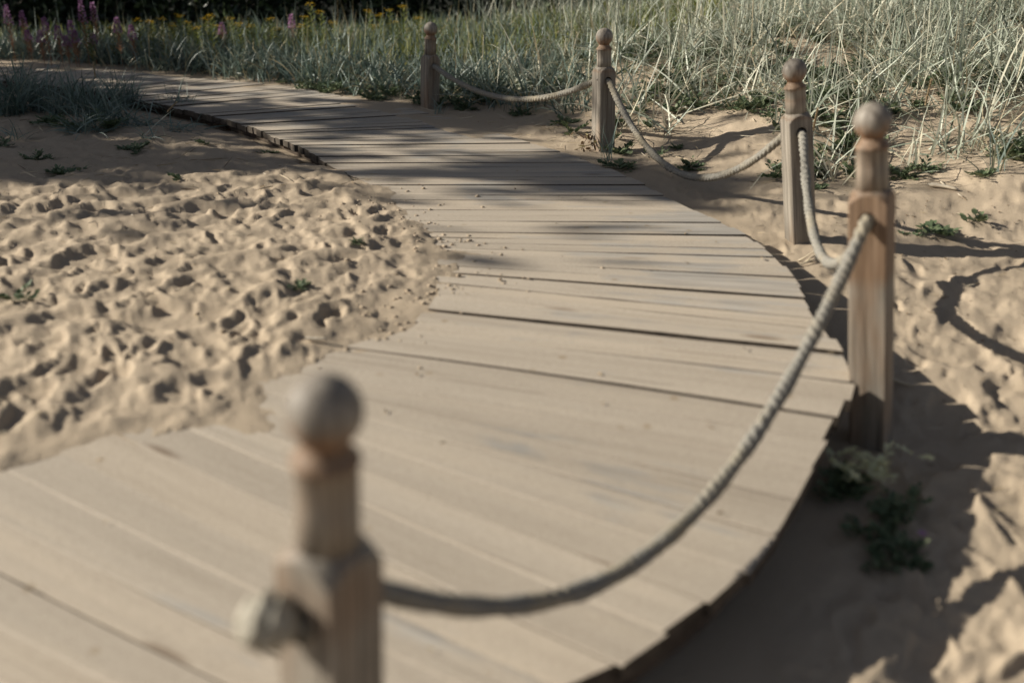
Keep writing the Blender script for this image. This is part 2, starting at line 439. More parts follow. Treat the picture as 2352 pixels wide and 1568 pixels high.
for k in range(3000):
    if k % 4:
        y = rng.uniform(1.9, 8.8); x = rng.uniform(-0.62 * y - 0.4, min(0.4, -0.1 + 0.06 * y))
    else:
        y = rng.uniform(1.0, 7.5); x = rng.uniform(0.6, 0.62 * y + 0.6)
    a = rng.uniform(0.12, 0.24) if k < 170 else 0.028 + 0.085 * rng.random() ** 2.0; b = a * rng.uniform(0.30, 0.70)
    stamp(x, y, a, b, rng.uniform(0, math.pi), rng.uniform(0.010, 0.036) * (0.40 + a * 5))
D += 0.016 * fbm(GX * 9, GY * 9, 47, 2) + 0.012 * fbm(GX * 18, GY * 18, 41, 3) + 0.004 * fbm(GX * 40, GY * 40, 43, 2)
D = np.where(D > 0, 0.016 * np.tanh(D / 0.016), 0.034 * np.tanh(D / 0.034))
GZ = GZ + D * amp
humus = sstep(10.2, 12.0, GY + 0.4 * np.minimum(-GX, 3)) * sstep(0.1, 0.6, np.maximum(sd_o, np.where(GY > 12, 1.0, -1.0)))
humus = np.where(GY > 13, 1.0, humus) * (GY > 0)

nr, na = GX.shape
V = np.concatenate([np.stack([GX, GY, GZ], -1).reshape(-1, 3), [[0, 0, GZ[0].mean()]]])
ii, jj = np.meshgrid(np.arange(nr - 1), np.arange(na), indexing='ij'); j2 = (jj + 1) % na
Q = np.stack([ii * na + jj, (ii + 1) * na + jj, (ii + 1) * na + j2, ii * na + j2], -1).reshape(-1, 4)[:, ::-1]
Tj = np.arange(na); Tt = np.stack([np.full(na, nr * na), (Tj + 1) % na, Tj], -1)
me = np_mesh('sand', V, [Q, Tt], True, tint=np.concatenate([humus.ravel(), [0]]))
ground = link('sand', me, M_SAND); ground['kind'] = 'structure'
ground['label'] = 'trampled pale sand of the beach and dune'
# make sure normals look up
if me.polygons[0].normal.z < 0: me.flip_normals()

def gh(x, y):
    x = np.asarray(x, float); y = np.asarray(y, float)
    r = np.hypot(x, y); t = np.arctan2(x, y)
    i = np.clip(np.searchsorted(radii, r), 1, nr - 1)
    tt = np.where(t < ang_f[0], t + 2 * math.pi, t)
    j = np.clip(np.searchsorted(angs, tt), 0, na - 1)
    f = np.clip((r - radii[i - 1]) / (radii[i] - radii[i - 1]), 0, 1)
    return GZ[i - 1, j] * (1 - f) + GZ[i, j] * f

def on_ground(px, py):
    z = 0.0
    for _ in range(12):
        p = at_z(px, py, z); z = float(gh(p[0], p[1]))
    return np.array([p[0], p[1], z])

# ------------------------------------------------------------------ boardwalk
walk = empty('boardwalk', (0, 0, 0), 'raised boardwalk of weathered grey planks dusted with sand, curving away beside the rope posts', 'boardwalk')
SGN = np.sign(signed_dist(np.array([-3.0]), np.array([4.0]), SE))[0]
def dd_edge(p):
    return -(signed_dist(np.array([p[0]]), np.array([p[1]]), SE) * SGN)[0] + 0.35 * vnoise(np.array([p[0] * 4]), np.array([p[1] * 4]), 71)[0]
Vs, Fs, UVs, Ts = [], [], [], []
s = 0.0; k = 0; NS = 10
while s < ARC[-1] - 0.2:
    mid = float(deck_at(s)[1][1])
    w = rng.uniform(0.130, 0.150) if mid < 2.75 else rng.uniform(0.100, 0.128)
    nr_ = mid < 2.75; pw = [0.80, 0.14, 0.05, 0.01] if nr_ else ([0.10, 0.36, 0.36, 0.18] if mid < 5.2 else [0.16, 0.36, 0.30, 0.18])
    gap = rng.choice([0.0008 if nr_ else 0.0016, 0.0055, 0.010, 0.0145], p=pw)
    iA, oA = deck_at(s); iB, oB = deck_at(s + w)
    da = (oA - iA) / np.linalg.norm(oA - iA)
    ei, eo = rng.normal(0, 0.008, 2)
    zt = rng.normal(0, 0.0009 if nr_ else 0.0030); tilt = rng.normal(0, 0.002 if nr_ else 0.004); tv = rng.random()
    iA, iB = iA + da * ei, iB + da * ei; oA, oB = oA + da * eo, oB + da * eo
    base = len(Vs); wob = rng.normal(0, 0.0003 if nr_ else 0.0013, (NS + 1, 2)); cup = rng.normal(0, 0.0012)
    for q in range(NS + 1):
        f = q / NS
        a = iA * (1 - f) + oA * f; b = iB * (1 - f) + oB * f
        L = np.linalg.norm(b - a); n = (b - a) / max(L, 1e-6)
        ds = float(dd_edge((a + b) / 2)) if mid < 5.6 else 9
        fill = 0.06 + 0.94 * sstep(0.15, 0.95, ds); g2 = min(gap * fill, L * 0.3) / 2
        a = a + n * (g2 + wob[q, 0]); b = b - n * (g2 + wob[q, 1])
        c = min(0.0015 if nr_ else 0.0025, L * 0.1); cb = min(0.010, L * 0.1) if (nr_ and k % 3 != 1) else c; u = f * np.linalg.norm(oA - iA)
        z1 = zt + tilt * (f - 0.5)
        for (pt, zz, vv) in ((a, -0.042, 0), (a, z1 - (0.0014 if nr_ else 0.0035), 0), (a + n * c, z1, 0.02), ((a + b) / 2, z1 + cup, L / 2),
                             (b - n * cb, z1, L - 0.02), (b, z1 - (0.0035 if cb > c else 0.0016), L), (b, -0.042, L)):
            Vs.append((pt[0], pt[1], zz + float(deck_z(pt[1])))); UVs.append((u + k * 3.7, vv + k * 0.731)); Ts.append(tv)
    for q in range(NS):
        for e in range(7):
            i = base + q * 7 + e; j = base + q * 7 + (e + 1) % 7
            Fs.append((i, j, j + 7, i + 7))
    e0 = base; e1 = base + NS * 7
    for t in ((0, 1, 5, 6), (1, 2, 4, 5), ):
        Fs.append(tuple(e0 + x for x in t)[::-1]); Fs.append(tuple(e1 + x for x in t))
    s += w; k += 1
me = np_mesh('decking', np.array(Vs), np.array(Fs), False, tint=Ts, uv=UVs)
me.materials.append(M_DECK); me.materials.append(M_SIDE)
dv = np.array(Vs); dd = -signed_dist(dv[:, 0], dv[:, 1], SE) * np.sign(signed_dist(np.array([-3.0]), np.array([4.0]), SE))[0]
sandy = 0.95 * (1 - sstep(0.0, 0.75, dd)) * sstep(6.4, 5.2, dv[:, 1]) + 0.42 * sstep(3.9, 2.4, dv[:, 1])
at = me.attributes.new('sandy', 'FLOAT', 'POINT'); at.data.foreach_set('value', np.clip(sandy, 0, 1).astype(np.float32))
bm = bmesh.new(); bm.from_mesh(me); bmesh.ops.recalc_face_normals(bm, faces=bm.faces)
for f in bm.faces: f.material_index = 0 if f.normal.z > 0.6 else 1
bm.to_mesh(me); bm.free()
link('decking', me, None, walk)

def ribbon_beam(fracs, z0, z1, half):
    """a bearer running under the boards at a fraction of their length"""
    S = np.linspace(0.02, ARC[-1] - 0.02, 260)
    C = np.array([(lambda p: p[0] * (1 - fracs) + p[1] * fracs)(deck_at(x)) for x in S])
    T = np.gradient(C, axis=0); T /= np.linalg.norm(T, axis=1)[:, None] + 1e-9
    Nn = np.stack([-T[:, 1], T[:, 0]], 1)
    P = []
    for c, n in zip(C, Nn):
        for (o, z) in ((-half, z0), (half, z0), (half, z1), (-half, z1)):
            P.append((c[0] + n[0] * o, c[1] + n[1] * o, z + float(deck_z(c[1]))))
    m = len(S); Fq = []
    for q in range(m - 1):
        for e in range(4):
            Fq.append((q * 4 + e, q * 4 + (e + 1) % 4, q * 4 + 4 + (e + 1) % 4, q * 4 + 4 + e))
    return np_mesh('bearer', np.array(P), np.array(Fq))
link('bearer', ribbon_beam(0.06, -0.14, -0.043, 0.024), M_BEAM, walk)
link('bearer', ribbon_beam(0.5, -0.14, -0.043, 0.024), M_BEAM, walk)
link('bearer', ribbon_beam(0.95, -0.16, -0.043, 0.024), M_BEAM, walk)

# ------------------------------------------------------------------ rope posts
RB = 0.055
POSTS = [  # ball px, drop below the camera in ball radii, base px
    ((989, 67), 13.0, (987, 258)), ((1388, 85), 11.3, (1385, 358)), ((1825, 163), 10.7, (1840, 592)),
    ((2004, 278), 9.35, (2000, 1022)), ((745, 945), 11.1, (762, 1500))]
PLAB = ['grey wooden rope post in shade, farthest of the five, at the rope far end',
        'sunlit rope post with a sharp round ball top, second farthest along the boardwalk',
        'silver grey rope post with short straws at its foot, middle one of the five',
        'tall wooden rope post with brown upper shaft and rope shadow, beside the boardwalk bend',
        'nearest rope post, large and blurred, with the rope end knotted on its side']
tops, bases = [], []
for (b, dr, bp) in POSTS:
    t = at_z(b[0], b[1], HC - dr * RB); q = at_y(bp[0], bp[1], t[1])
    tops.append(t); bases.append(q)
tops, bases = np.array(tops), np.array(bases)
axes = (tops - bases) / np.linalg.norm(tops - bases, axis=1)[:, None]
HOLES = np.array([0.280, 0.268, 0.275, 0.288, 0.322])
holes = tops - axes * HOLES[:, None]
dirs = []
for i in range(5):
    a = holes[max(i - 1, 0)]; b = holes[min(i + 1, 4)]
    d = (b - a)[:2]; dirs.append(d / np.linalg.norm(d))
d5 = np.array([-0.57, -0.82]); dirs[4] = d5          # the first post is turned more towards the camera
dirs[3] = np.array([-0.52, -0.854]); dirs[1] = np.array([0.42, -0.91])

HALF, CH, RC = 0.0575, 0.004, 0.047
def sq_radius(phi):
    c, s = abs(math.cos(phi)), abs(math.sin(phi))
    r = HALF / max(c, s); d = (2 * HALF - CH) / (c + s)
    return min(r, d)

def lathe(prof, n=48):
    P, Fq = [], []
    for (r, z) in prof:
        for k in range(n):
            a = 2 * math.pi * k / n; P.append((r * math.cos(a), r * math.sin(a), z))
    for i in range(len(prof) - 1):
        for k in range(n):
            Fq.append((i * n + k, i * n + (k + 1) % n, (i + 1) * n + (k + 1) % n, (i + 1) * n + k))
    me = np_mesh('lathe', np.array(P), np.array(Fq), True)
    bm = bmesh.new(); bm.from_mesh(me)
    bm.edges.ensure_lookup_table()
    be = [e for e in bm.edges if e.is_boundary]
    bmesh.ops.holes_fill(bm, edges=be, sides=0)
    bmesh.ops.recalc_face_normals(bm, faces=bm.faces); bm.to_mesh(me); bm.free()
    return me

PH = sorted(set([round(x, 6) for x in np.linspace(0, 2 * math.pi, 72, endpoint=False)] +
                [round(math.atan2(y, x) % (2 * math.pi), 6) for sx in (1, -1) for sy in (1, -1)
                 for (x, y) in ((sx * HALF, sy * (HALF - CH)), (sx * (HALF - CH), sy * HALF))]))
def shaft_mesh(length):
    zs = [0.0, 0.0015] + list(np.linspace(0.004, 0.045, 16)) + list(np.linspace(0.06, length, 14))
    P, Fq = [], []
    for z in zs:
        if z < 0.045:
            t = z / 0.045; rev = RC + 0.002 + (HALF * 1.36 - RC) * math.sqrt(max(0, 1 - (1 - t) ** 2)) ** 1.0
            rev = RC + 0.002 + (HALF * 1.38 - RC) * (0.25 * t + 0.75 * math.sin(t * math.pi / 2))
            if z == 0: rev = RC + 0.0005
        else: rev = 9
        for a in PH:
            r = min(sq_radius(a), rev); P.append((r * math.cos(a), r * math.sin(a), -z))
    n = len(PH)
    for i in range(len(zs) - 1):
        for k in range(n):
            Fq.append((i * n + k, i * n + (k + 1) % n, (i + 1) * n + (k + 1) % n, (i + 1) * n + k))
    me = np_mesh('shaft', np.array(P), np.array(Fq))
    bm = bmesh.new(); bm.from_mesh(me)
    bmesh.ops.holes_fill(bm, edges=[e for e in bm.edges if e.is_boundary], sides=0)
    bmesh.ops.recalc_face_normals(bm, faces=bm.faces); bm.to_mesh(me); bm.free()
    return me

def drill(me, z, r):
    """cut the rope hole right through along local x"""
    o = bpy.data.objects.new('work', me); COL.objects.link(o)
    bm = bmesh.new()
    bmesh.ops.create_cone(bm, cap_ends=True, segments=28, radius1=r, radius2=r, depth=0.4,
                          matrix=Matrix.Translation((0, 0, z)) @ Matrix.Rotation(math.pi / 2, 4, 'Y'))
    cm = bpy.data.meshes.new('drill'); bm.to_mesh(cm); bm.free()
    c = bpy.data.objects.new('drill', cm); COL.objects.link(c)
    md = o.modifiers.new('b', 'BOOLEAN'); md.operation = 'DIFFERENCE'; md.object = c; md.solver = 'EXACT'
    bpy.context.view_layer.update()
    dg = bpy.context.evaluated_depsgraph_get()
    out = bpy.data.meshes.new_from_object(o.evaluated_get(dg))
    bpy.data.objects.remove(o); bpy.data.objects.remove(c); bpy.data.meshes.remove(cm)
    return out

ball_prof = [(0.0001, 0.055)] + [(RB * math.sin(a), RB * math.cos(a)) for a in np.linspace(0.12, 2.46, 22)] + [(0.0345, -0.047)]
neck_prof = [(0.0335, -0.040), (0.0345, -0.050), (0.037, -0.056), (0.043, -0.063), (0.0485, -0.069), (0.0505, -0.074), (0.0500, -0.078), (RC, -0.0795), (RC, -0.14), (RC, -0.209)]
BROWN = [0.18, 0.10, 0.06, 0.20, 0.15]
BANDS = [(), ((0.215, 0.26, 0.7),), ((0.13, 0.20, 0.5), (0.215, 0.25, 0.6)), ((0.222, 0.54, 0.9),), ((0.262, 0.38, 0.35),)]
for i in range(5):
    p = empty('rope_post', tuple(bases[i]), PLAB[i], 'post', 'rope posts along the boardwalk')
    L = np.linalg.norm(tops[i] - bases[i]); HOLE = HOLES[i]; SHO = HOLE - 0.085 - 0.026 * (i == 4)
    ax = Vector(axes[i]); xd = Vector((dirs[i][0], dirs[i][1], 0)); xd = (xd - ax * xd.dot(ax)).normalized(); yd = ax.cross(xd)
    R = Matrix((xd, yd, ax)).transposed()
    p.rotation_mode = 'QUATERNION'; p.rotation_quaternion = R.to_quaternion()
    mt = post_material('weathered_post_%d' % i, BROWN[i], L, BANDS[i])
    sh = shaft_mesh(L - SHO + 0.40 + max(0.0, float(bases[i][2] - gh(bases[i][0], bases[i][1]))))
    sh.transform(Matrix.Translation((0, 0, L - SHO)))
    sh = drill(sh, L - HOLE, 0.0255)
    sh.name = 'shaft'
    link('shaft', sh, mt, p)
    nk = lathe(neck_prof[:-1] + [(RC, -SHO - 0.006)]); nk.transform(Matrix.Translation((0, 0, L))); link('neck', nk, mt, p)
    bl = link('finial', lathe(ball_prof), M_BALL, p); bl.location = (0, 0, L); bl.rotation_euler = (0, 0, i * 1.3)
    if i == 1:
        pg = lathe([(0.0075, -0.002), (0.0075, 0.0025), (0.004, 0.004)], 16)
        pg.transform(Matrix.Translation((0.012, -HALF, L - HOLE + 0.008)) @ Matrix.Rotation(math.pi / 2, 4, 'X'))
        link('peg', pg, mt, p)

# ------------------------------------------------------------------ rope
RR0 = 0.0205
def rope_span(path, name, parent, phase=0.0, r0=RR0, fuzz=900, swell=None, mat=None):
    P = np.array(path); seg = np.linalg.norm(np.diff(P, axis=0), axis=1); A = np.concatenate([[0], np.cumsum(seg)])
    n = max(int(A[-1] / 0.0042), 8); S = np.linspace(0, A[-1], n)
    C = np.stack([np.interp(S, A, P[:, k]) for k in range(3)], 1)
    T = np.gradient(C, axis=0); T /= np.linalg.norm(T, axis=1)[:, None]
    up = np.array([0, 0, 1.0]); B = np.cross(T, up); B /= np.linalg.norm(B, axis=1)[:, None] + 1e-9
    U = np.cross(B, T)
    nf_ = 26; ph = np.linspace(0, 2 * np.pi, nf_, endpoint=False)
    tw = 2 * np.pi * S / 0.085 + phase + 1.6 * np.sin(S * 7 + phase) + 0.8 * np.sin(S * 19 + 2 * phase)
    rel = (ph[None, :] - tw[:, None])
    # union of three strand circles
    off, rs = 0.33, 0.67
    best = np.zeros_like(rel)
    for m_ in range(3):
        d = rel - m_ * 2 * np.pi / 3; c = off * np.cos(d); disc = rs ** 2 - (off * np.sin(d)) ** 2
        best = np.maximum(best, np.where(disc > 0, c + np.sqrt(np.maximum(disc, 0)), 0))
    rad = r0 * np.maximum(best, 0.7)
    rad *= 1 + 0.05 * np.sin(S[:, None] * 31 + 1.7 * phase) + 0.045 * rng.standard_normal(rel.shape)
    rad *= (1 + 0.16 * vnoise(S * 9, S * 0 + phase, 5))[:, None] * (1 + 0.10 * vnoise(S[:, None] * 70 + 0 * rel, rel * 1.3, 8))
    if swell is not None: rad *= swell(S / A[-1])[:, None]
    # yarn lines inside each strand
    rad *= 1 + 0.03 * np.sin(rel * 3 * 4 - S[:, None] * 900)
    X = C[:, None, :] + (np.cos(ph)[None, :, None] * B[:, None, :] + np.sin(ph)[None, :, None] * U[:, None, :]) * rad[..., None]
    i_, j_ = np.meshgrid(np.arange(n - 1), np.arange(nf_), indexing='ij'); jn = (j_ + 1) % nf_
    Q = np.stack([i_ * nf_ + j_, i_ * nf_ + jn, (i_ + 1) * nf_ + jn, (i_ + 1) * nf_ + j_], -1).reshape(-1, 4)
    V = X.reshape(-1, 3); faces = [Q]
    # loose fibres standing off the strands
    fi = rng.integers(0, n, fuzz); fj = rng.integers(0, nf_, fuzz)
    p0 = X[fi, fj]; outw = p0 - C[fi]; outw /= np.linalg.norm(outw, axis=1)[:, None] + 1e-9
    d = outw * rng.uniform(0.3, 1, (fuzz, 1)) + T[fi] * rng.normal(0, 0.8, (fuzz, 1)) + rng.normal(0, 0.3, (fuzz, 3))
    d /= np.linalg.norm(d, axis=1)[:, None]; ln = rng.uniform(0.004, 0.017, (fuzz, 1)); sd = np.cross(d, outw + 0.01) * 0.0006
    tri = np.stack([p0 - sd, p0 + sd, p0 + d * ln], 1).reshape(-1, 3)
    faces.append(np.arange(fuzz * 3).reshape(-1, 3) + len(V))
    V = np.concatenate([V, tri])
    me = np_mesh(name, V, faces, True)
    return link(name, me, mat or M_ROPE, parent)

def parab(a, b, sag, n=80, skew=0.0):
    t = np.linspace(0, 1, n); tt = t + skew * t * (1 - t)
    p = a[None] * (1 - t[:, None]) + b[None] * t[:, None]
    p[:, 2] -= sag * 4 * tt * (1 - tt)
    return p
def hang(i, sag):
    o0 = np.array([*dirs[i], -0.10]) * 0.078; o1 = np.array([*dirs[i + 1], 0.10]) * 0.074
    A, B = holes[i] + o0, holes[i + 1] - o1
    if i == 3: B = holes[4] - np.array([dirs[4][0], dirs[4][1], 0.12]) * 0.072
    p = np.vstack([holes[i][None], (holes[i] + o0 * 0.5)[None], parab(A, B, sag, 60), (holes[i + 1] * 0.5 + B * 0.5)[None], holes[i + 1][None]])
    for _ in range(3):
        q = np.vstack([0.75 * p[:-1] + 0.25 * p[1:], 0.25 * p[:-1] + 0.75 * p[1:]]).reshape(2, -1, 3).transpose(1, 0, 2).reshape(-1, 3)
        p = np.vstack([p[:1], q, p[-1:]])
    return p[::3]
rope = empty('rope', tuple(holes[4]), 'thick grey twisted rope hanging in loops through all five posts', 'rope')
SAGS = [0.185, 0.405, 0.36, 0.475]
for i, sg in enumerate(SAGS):
    pa = hang(i, sg)
    rope_span(pa - holes[4], 'span', rope, phase=i * 1.1, fuzz=4200 if i in (0, 1) else 2200)
# stub through the first hole ending in a stopper knot
kd = np.array([dirs[4][0], dirs[4][1], -0.10]); kd /= np.linalg.norm(kd)
side = np.cross(kd, [0, 0, 1])
kp = [kd * x for x in np.linspace(0, 0.075, 14)]
rope_span(np.array(kp), 'rope_end', rope, 2.0, fuzz=200)
# a fat round stopper, the strands whipped over into a ball
kc = kd * 0.062 + np.array([-0.044, -0.012, 0.022])
ax_ = np.array([-0.95, -0.25, 0.10]); ax_ /= np.linalg.norm(ax_)
bp_ = np.array([kc + ax_ * x for x in np.linspace(-0.045, 0.045, 40)])
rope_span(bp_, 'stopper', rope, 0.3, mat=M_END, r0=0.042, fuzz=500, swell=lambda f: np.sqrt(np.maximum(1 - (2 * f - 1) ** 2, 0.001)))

# ------------------------------------------------------------------ grasses
def blades(base, az, tilt, curl, length, width, nseg=5, twist=None, tint=None):
    n = len(base); s = np.linspace(0, 1, nseg + 1)
    ang = tilt[:, None] + curl[:, None] * s[None] ** 1.5
    dl = length[:, None] / nseg
    hx = np.concatenate([np.zeros((n, 1)), np.cumsum(np.sin(ang[:, 1:]) * dl, 1)], 1)
    hz = np.concatenate([np.zeros((n, 1)), np.cumsum(np.cos(ang[:, 1:]) * dl, 1)], 1)
    ca, sa = np.cos(az)[:, None], np.sin(az)[:, None]
    C = np.stack([base[:, 0:1] + hx * ca, base[:, 1:2] + hx * sa, base[:, 2:3] + hz], -1)
    if twist is None: twist = rng.uniform(-1.2, 1.2, n)
    perp = np.stack([-np.sin(az), np.cos(az), np.zeros(n)], -1)
    nrm = np.stack([np.cos(az) * np.cos(tilt), np.sin(az) * np.cos(tilt), -np.sin(tilt)], -1)
    wv = perp * np.cos(twist)[:, None] + nrm * np.sin(twist)[:, None]
    prof = np.array([0.75, 1.0, 0.95, 0.8, 0.5, 0.06]) if nseg == 5 else np.interp(s, [0, .2, .6, 1], [.8, 1, .8, .06])
    W = wv[:, None, :] * (width[:, None] * 0.5 * prof[None])[..., None]
    V = np.stack([C - W, C + W], 2).reshape(n, -1, 3)
    m = (nseg + 1) * 2
    q = np.array([[2 * k, 2 * k + 1, 2 * k + 3, 2 * k + 2] for k in range(nseg)])
    Q = (q[None] + (np.arange(n) * m)[:, None, None]).reshape(-1, 4)
    if tint is None: tint = rng.random(n)
    return V.reshape(-1, 3), Q, np.repeat(tint, m)

class Acc:
    def __init__(s): s.V, s.Q, s.T, s.n = [], [], [], 0
    def add(s, V, Q, T):
        s.V.append(V); s.Q.append(Q + s.n); s.T.append(T); s.n += len(V)
    def mesh(s, name, smooth=True):
        big = {}
        for q in s.Q: big.setdefault(q.shape[1], []).append(q)
        return np_mesh(name, np.concatenate(s.V), [np.concatenate(v) for v in big.values()], smooth, tint=np.concatenate(s.T))

def clump_field(cx, cy, per, spread, len_rng, wid_rng, tilt_rng, curl_rng, tint_rng, acc, lean=None, lean_k=0.0):
    n = len(cx) * per
    bx = np.repeat(cx, per) + rng.normal(0, spread, n); by = np.repeat(cy, per) + rng.normal(0, spread, n)
    keep = ~on_deck(bx, by); bx, by = bx[keep], by[keep]; n = len(bx)
    az = rng.uniform(0, 2 * np.pi, n)
    if lean is not None:
        az = np.where(rng.random(n) < lean_k, lean + rng.normal(0, 0.6, n), az)
    cl = np.repeat(rng.normal(0, 0.17, len(cx)), per)[keep]
    tint = np.clip(rng.uniform(*tint_rng, n) + cl, 0, 1)
    dead = rng.random(n) < 0.10; tint = np.where(dead, rng.uniform(0.88, 1, n), np.minimum(tint, 0.86))
    base = np.stack([bx, by, gh(bx, by) - 0.015], -1)
    sc = np.repeat(rng.uniform(0.7, 1.15, len(cx)), per)[keep]
    acc.add(*blades(base, az, np.abs(rng.normal(*tilt_rng, n)), rng.uniform(*curl_rng, n), rng.uniform(*len_rng, n) * sc, rng.uniform(*wid_rng, n), tint=tint))

POLY = np.concatenate([CO[::4], CI[::-4]])
def on_deck(x, y, pad=0.0):
    x = np.asarray(x, float); y = np.asarray(y, float)
    inside = np.zeros(x.shape, bool); m = len(POLY)
    for a in range(m):
        x0, y0 = POLY[a]; x1, y1 = POLY[(a + 1) % m]
        c = ((y0 > y) != (y1 > y)) & (x < (x1 - x0) * (y - y0) / (y1 - y0 + 1e-12) + x0)
        inside ^= c
    return inside

# line where the marram begins, read off the photograph and laid on the ground
START = [(-500, 140), (100, 140), (420, 170), (620, 192), (860, 222), (1050, 240), (1330, 268), (1480, 284), (1620, 302), (1780, 308), (2000, 318), (2352, 345), (2700, 380)]
GS = np.array([on_ground(*p)[:2] for p in START])
def grass_depth(x, y):
    d = signed_dist(np.asarray(x, float), np.asarray(y, float), GS)
    return d * np.sign(signed_dist(np.array([0.0]), np.array([20.0]), GS))[0]

dune = Acc()
n = 5200; x = rng.uniform(-0.6, 8.0, n); y = rng.uniform(5.5, 13.5, n)
gd = grass_depth(x, y); prob = np.where(gd > 0, np.clip(0.12 + gd / 2.6, 0, 1) * 0.8, 0.0)
prob = prob * np.clip(0.75 + 1.9 * fbm(x * 1.3, y * 1.3, 77, 2), 0.15, 1) * sstep(-0.9, 0.5, x)
m = rng.random(n) < prob; x, y = x[m], y[m]
clump_field(x, y, 11, 0.05, (0.30, 0.74), (0.006, 0.0135), (0.68, 0.45), (-0.5, 2.1), (0.2, 0.95), dune)
# long bleached blades lying about and thin upright stalks
q = rng.choice(len(x), 1300); bx = x[q] + rng.normal(0, 0.15, 1300); by = y[q] + rng.normal(0, 0.15, 1300)
ok = ~on_deck(bx, by); bx, by = bx[ok], by[ok]; n2 = len(bx)
dune.add(*blades(np.stack([bx, by, gh(bx, by) + 0.02], -1), rng.uniform(0, 6.3, n2), rng.uniform(1.1, 1.55, n2), rng.uniform(-0.1, 0.25, n2), rng.uniform(0.25, 0.6, n2), rng.uniform(0.006, 0.013, n2), tint=rng.uniform(0.6, 1, n2)))
q = rng.choice(len(x), 420); bx = x[q]; by = y[q]; n2 = 420
dune.add(*blades(np.stack([bx, by, gh(bx, by)], -1), rng.uniform(0, 6.3, n2), np.abs(rng.normal(0.05, 0.09, n2)), rng.uniform(0, 0.25, n2), rng.uniform(0.45, 0.9, n2), rng.uniform(0.004, 0.007, n2), tint=rng.uniform(0.6, 0.95, n2)))
tag(link('dune_grass', dune.mesh('dune_grass'), M_DUNE), 'pale silvery marram grass covering the sunlit dune slope', 'grass', kind='stuff')

mead = Acc()
n = 5200; x = rng.uniform(-10.5, 1.2, n); y = rng.uniform(7.6, 12.6, n)
gd = grass_depth(x, y); prob = np.where(gd > 0, np.clip(0.35 + gd, 0, 1), 0.0) * sstep(1.2, -0.5, x)
m = rng.random(n) < prob; x, y = x[m], y[m]
clump_field(x, y, 11, 0.07, (0.22, 0.46), (0.008, 0.016), (0.42, 0.33), (0.0, 1.7), (0.15, 0.8), mead)
q = rng.choice(len(x), 260); n2 = 260
mead.add(*blades(np.stack([x[q], y[q], gh(x[q], y[q])], -1), rng.uniform(0, 6.3, n2), np.abs(rng.normal(0.06, 0.1, n2)), rng.uniform(0, 0.3, n2), rng.uniform(0.35, 0.7, n2), rng.uniform(0.006, 0.011, n2), tint=rng.uniform(0.5, 1.0, n2)))
tag(link('meadow_grass', mead.mesh('meadow_grass'), M_BLUE), 'blue green lyme grass in the shade behind the far boardwalk', 'grass', kind='stuff')

weed = Acc()
n = 2600; x = rng.uniform(-12, 2.0, n); y = rng.uniform(9.8, 13.0, n)
m = grass_depth(x, y) > 0.9; x, y = x[m], y[m]
clump_field(x, y, 9, 0.09, (0.18, 0.40), (0.012, 0.026), (0.30, 0.22), (0.0, 0.9), (0.2, 1.0), weed)
tag(link('meadow_weeds', weed.mesh('meadow_weeds'), M_WEED), 'yellow green meadow weeds between the grass and the dark wood', 'weeds', kind='stuff')

# ------------------------------------------------------------------ leafy beach plants
def leaf(acc, p, d, nrm, ln, w, tint):
    """an oval leaf with a shallow fold"""
    d = d / np.linalg.norm(d); s = np.cross(d, nrm); s /= np.linalg.norm(s) + 1e-9; u = np.cross(s, d)
    c = [p, p + d * ln * .3 + s * w * .42 + u * ln * .06, p + d * ln * .65 + s * w * .48 + u * ln * .05, p + d * ln,
         p + d * ln * .65 - s * w * .48 + u * ln * .05, p + d * ln * .3 - s * w * .42 + u * ln * .06, p + d * ln * .3, p + d * ln * .65]
    acc.add(np.array(c), np.array([[0, 1, 6, 6], [6, 1, 2, 7], [7, 2, 3, 3], [0, 6, 5, 5], [6, 7, 4, 5], [7, 3, 4, 4]])[[1, 4]], np.full(8, tint))
    acc.add(np.array([c[0], c[1], c[6], c[5], c[2], c[7], c[4], c[3]]), np.array([[0, 1, 2], [0, 2, 3], [5, 4, 7], [5, 7, 6]]), np.full(8, tint))

def pea_leaves(acc, o, size, stems, trail=0.0, tr=(0.0, 0.9)):
    """sprawling stems carrying pairs of oval leaves"""
    for k in range(stems):
        a = random.uniform(0, 2 * math.pi); el = random.uniform(0.15, 0.9) * (1 - trail)
        L = size * random.uniform(0.6, 1.1); d = np.array([math.cos(a) * math.cos(el), math.sin(a) * math.cos(el), math.sin(el)])
        nl = random.randint(3, 5)
        st = np.array([o, o + d * L]); sd = np.cross(d, [0, 0, 1]); sd /= np.linalg.norm(sd) + 1e-9
        acc.add(np.array([st[0] - sd * .0012, st[0] + sd * .0012, st[1] + sd * .0007, st[1] - sd * .0007]), np.array([[0, 1, 2, 3]]), np.full(4, 0.6))
        for q in range(nl):
            f = (q + 0.8) / nl; p = o + d * L * f + np.array([0, 0, -0.12 * L * f * f])
            for sg in (1, -1):
                ld = d * 0.6 + sd * sg * random.uniform(0.6, 1.1) + np.array([0, 0, random.uniform(0, 0.7)])
                nm = np.array([random.gauss(0, .35), random.gauss(0, .35), 1.0])
                ll = size * random.uniform(0.26, 0.40)
                leaf(acc, p, ld, nm, ll, ll * random.uniform(0.5, 0.75), random.uniform(*tr))
        leaf(acc, o + d * L, d, np.array([0, 0, 1.0]), size * .3, size * .15, random.uniform(*tr))

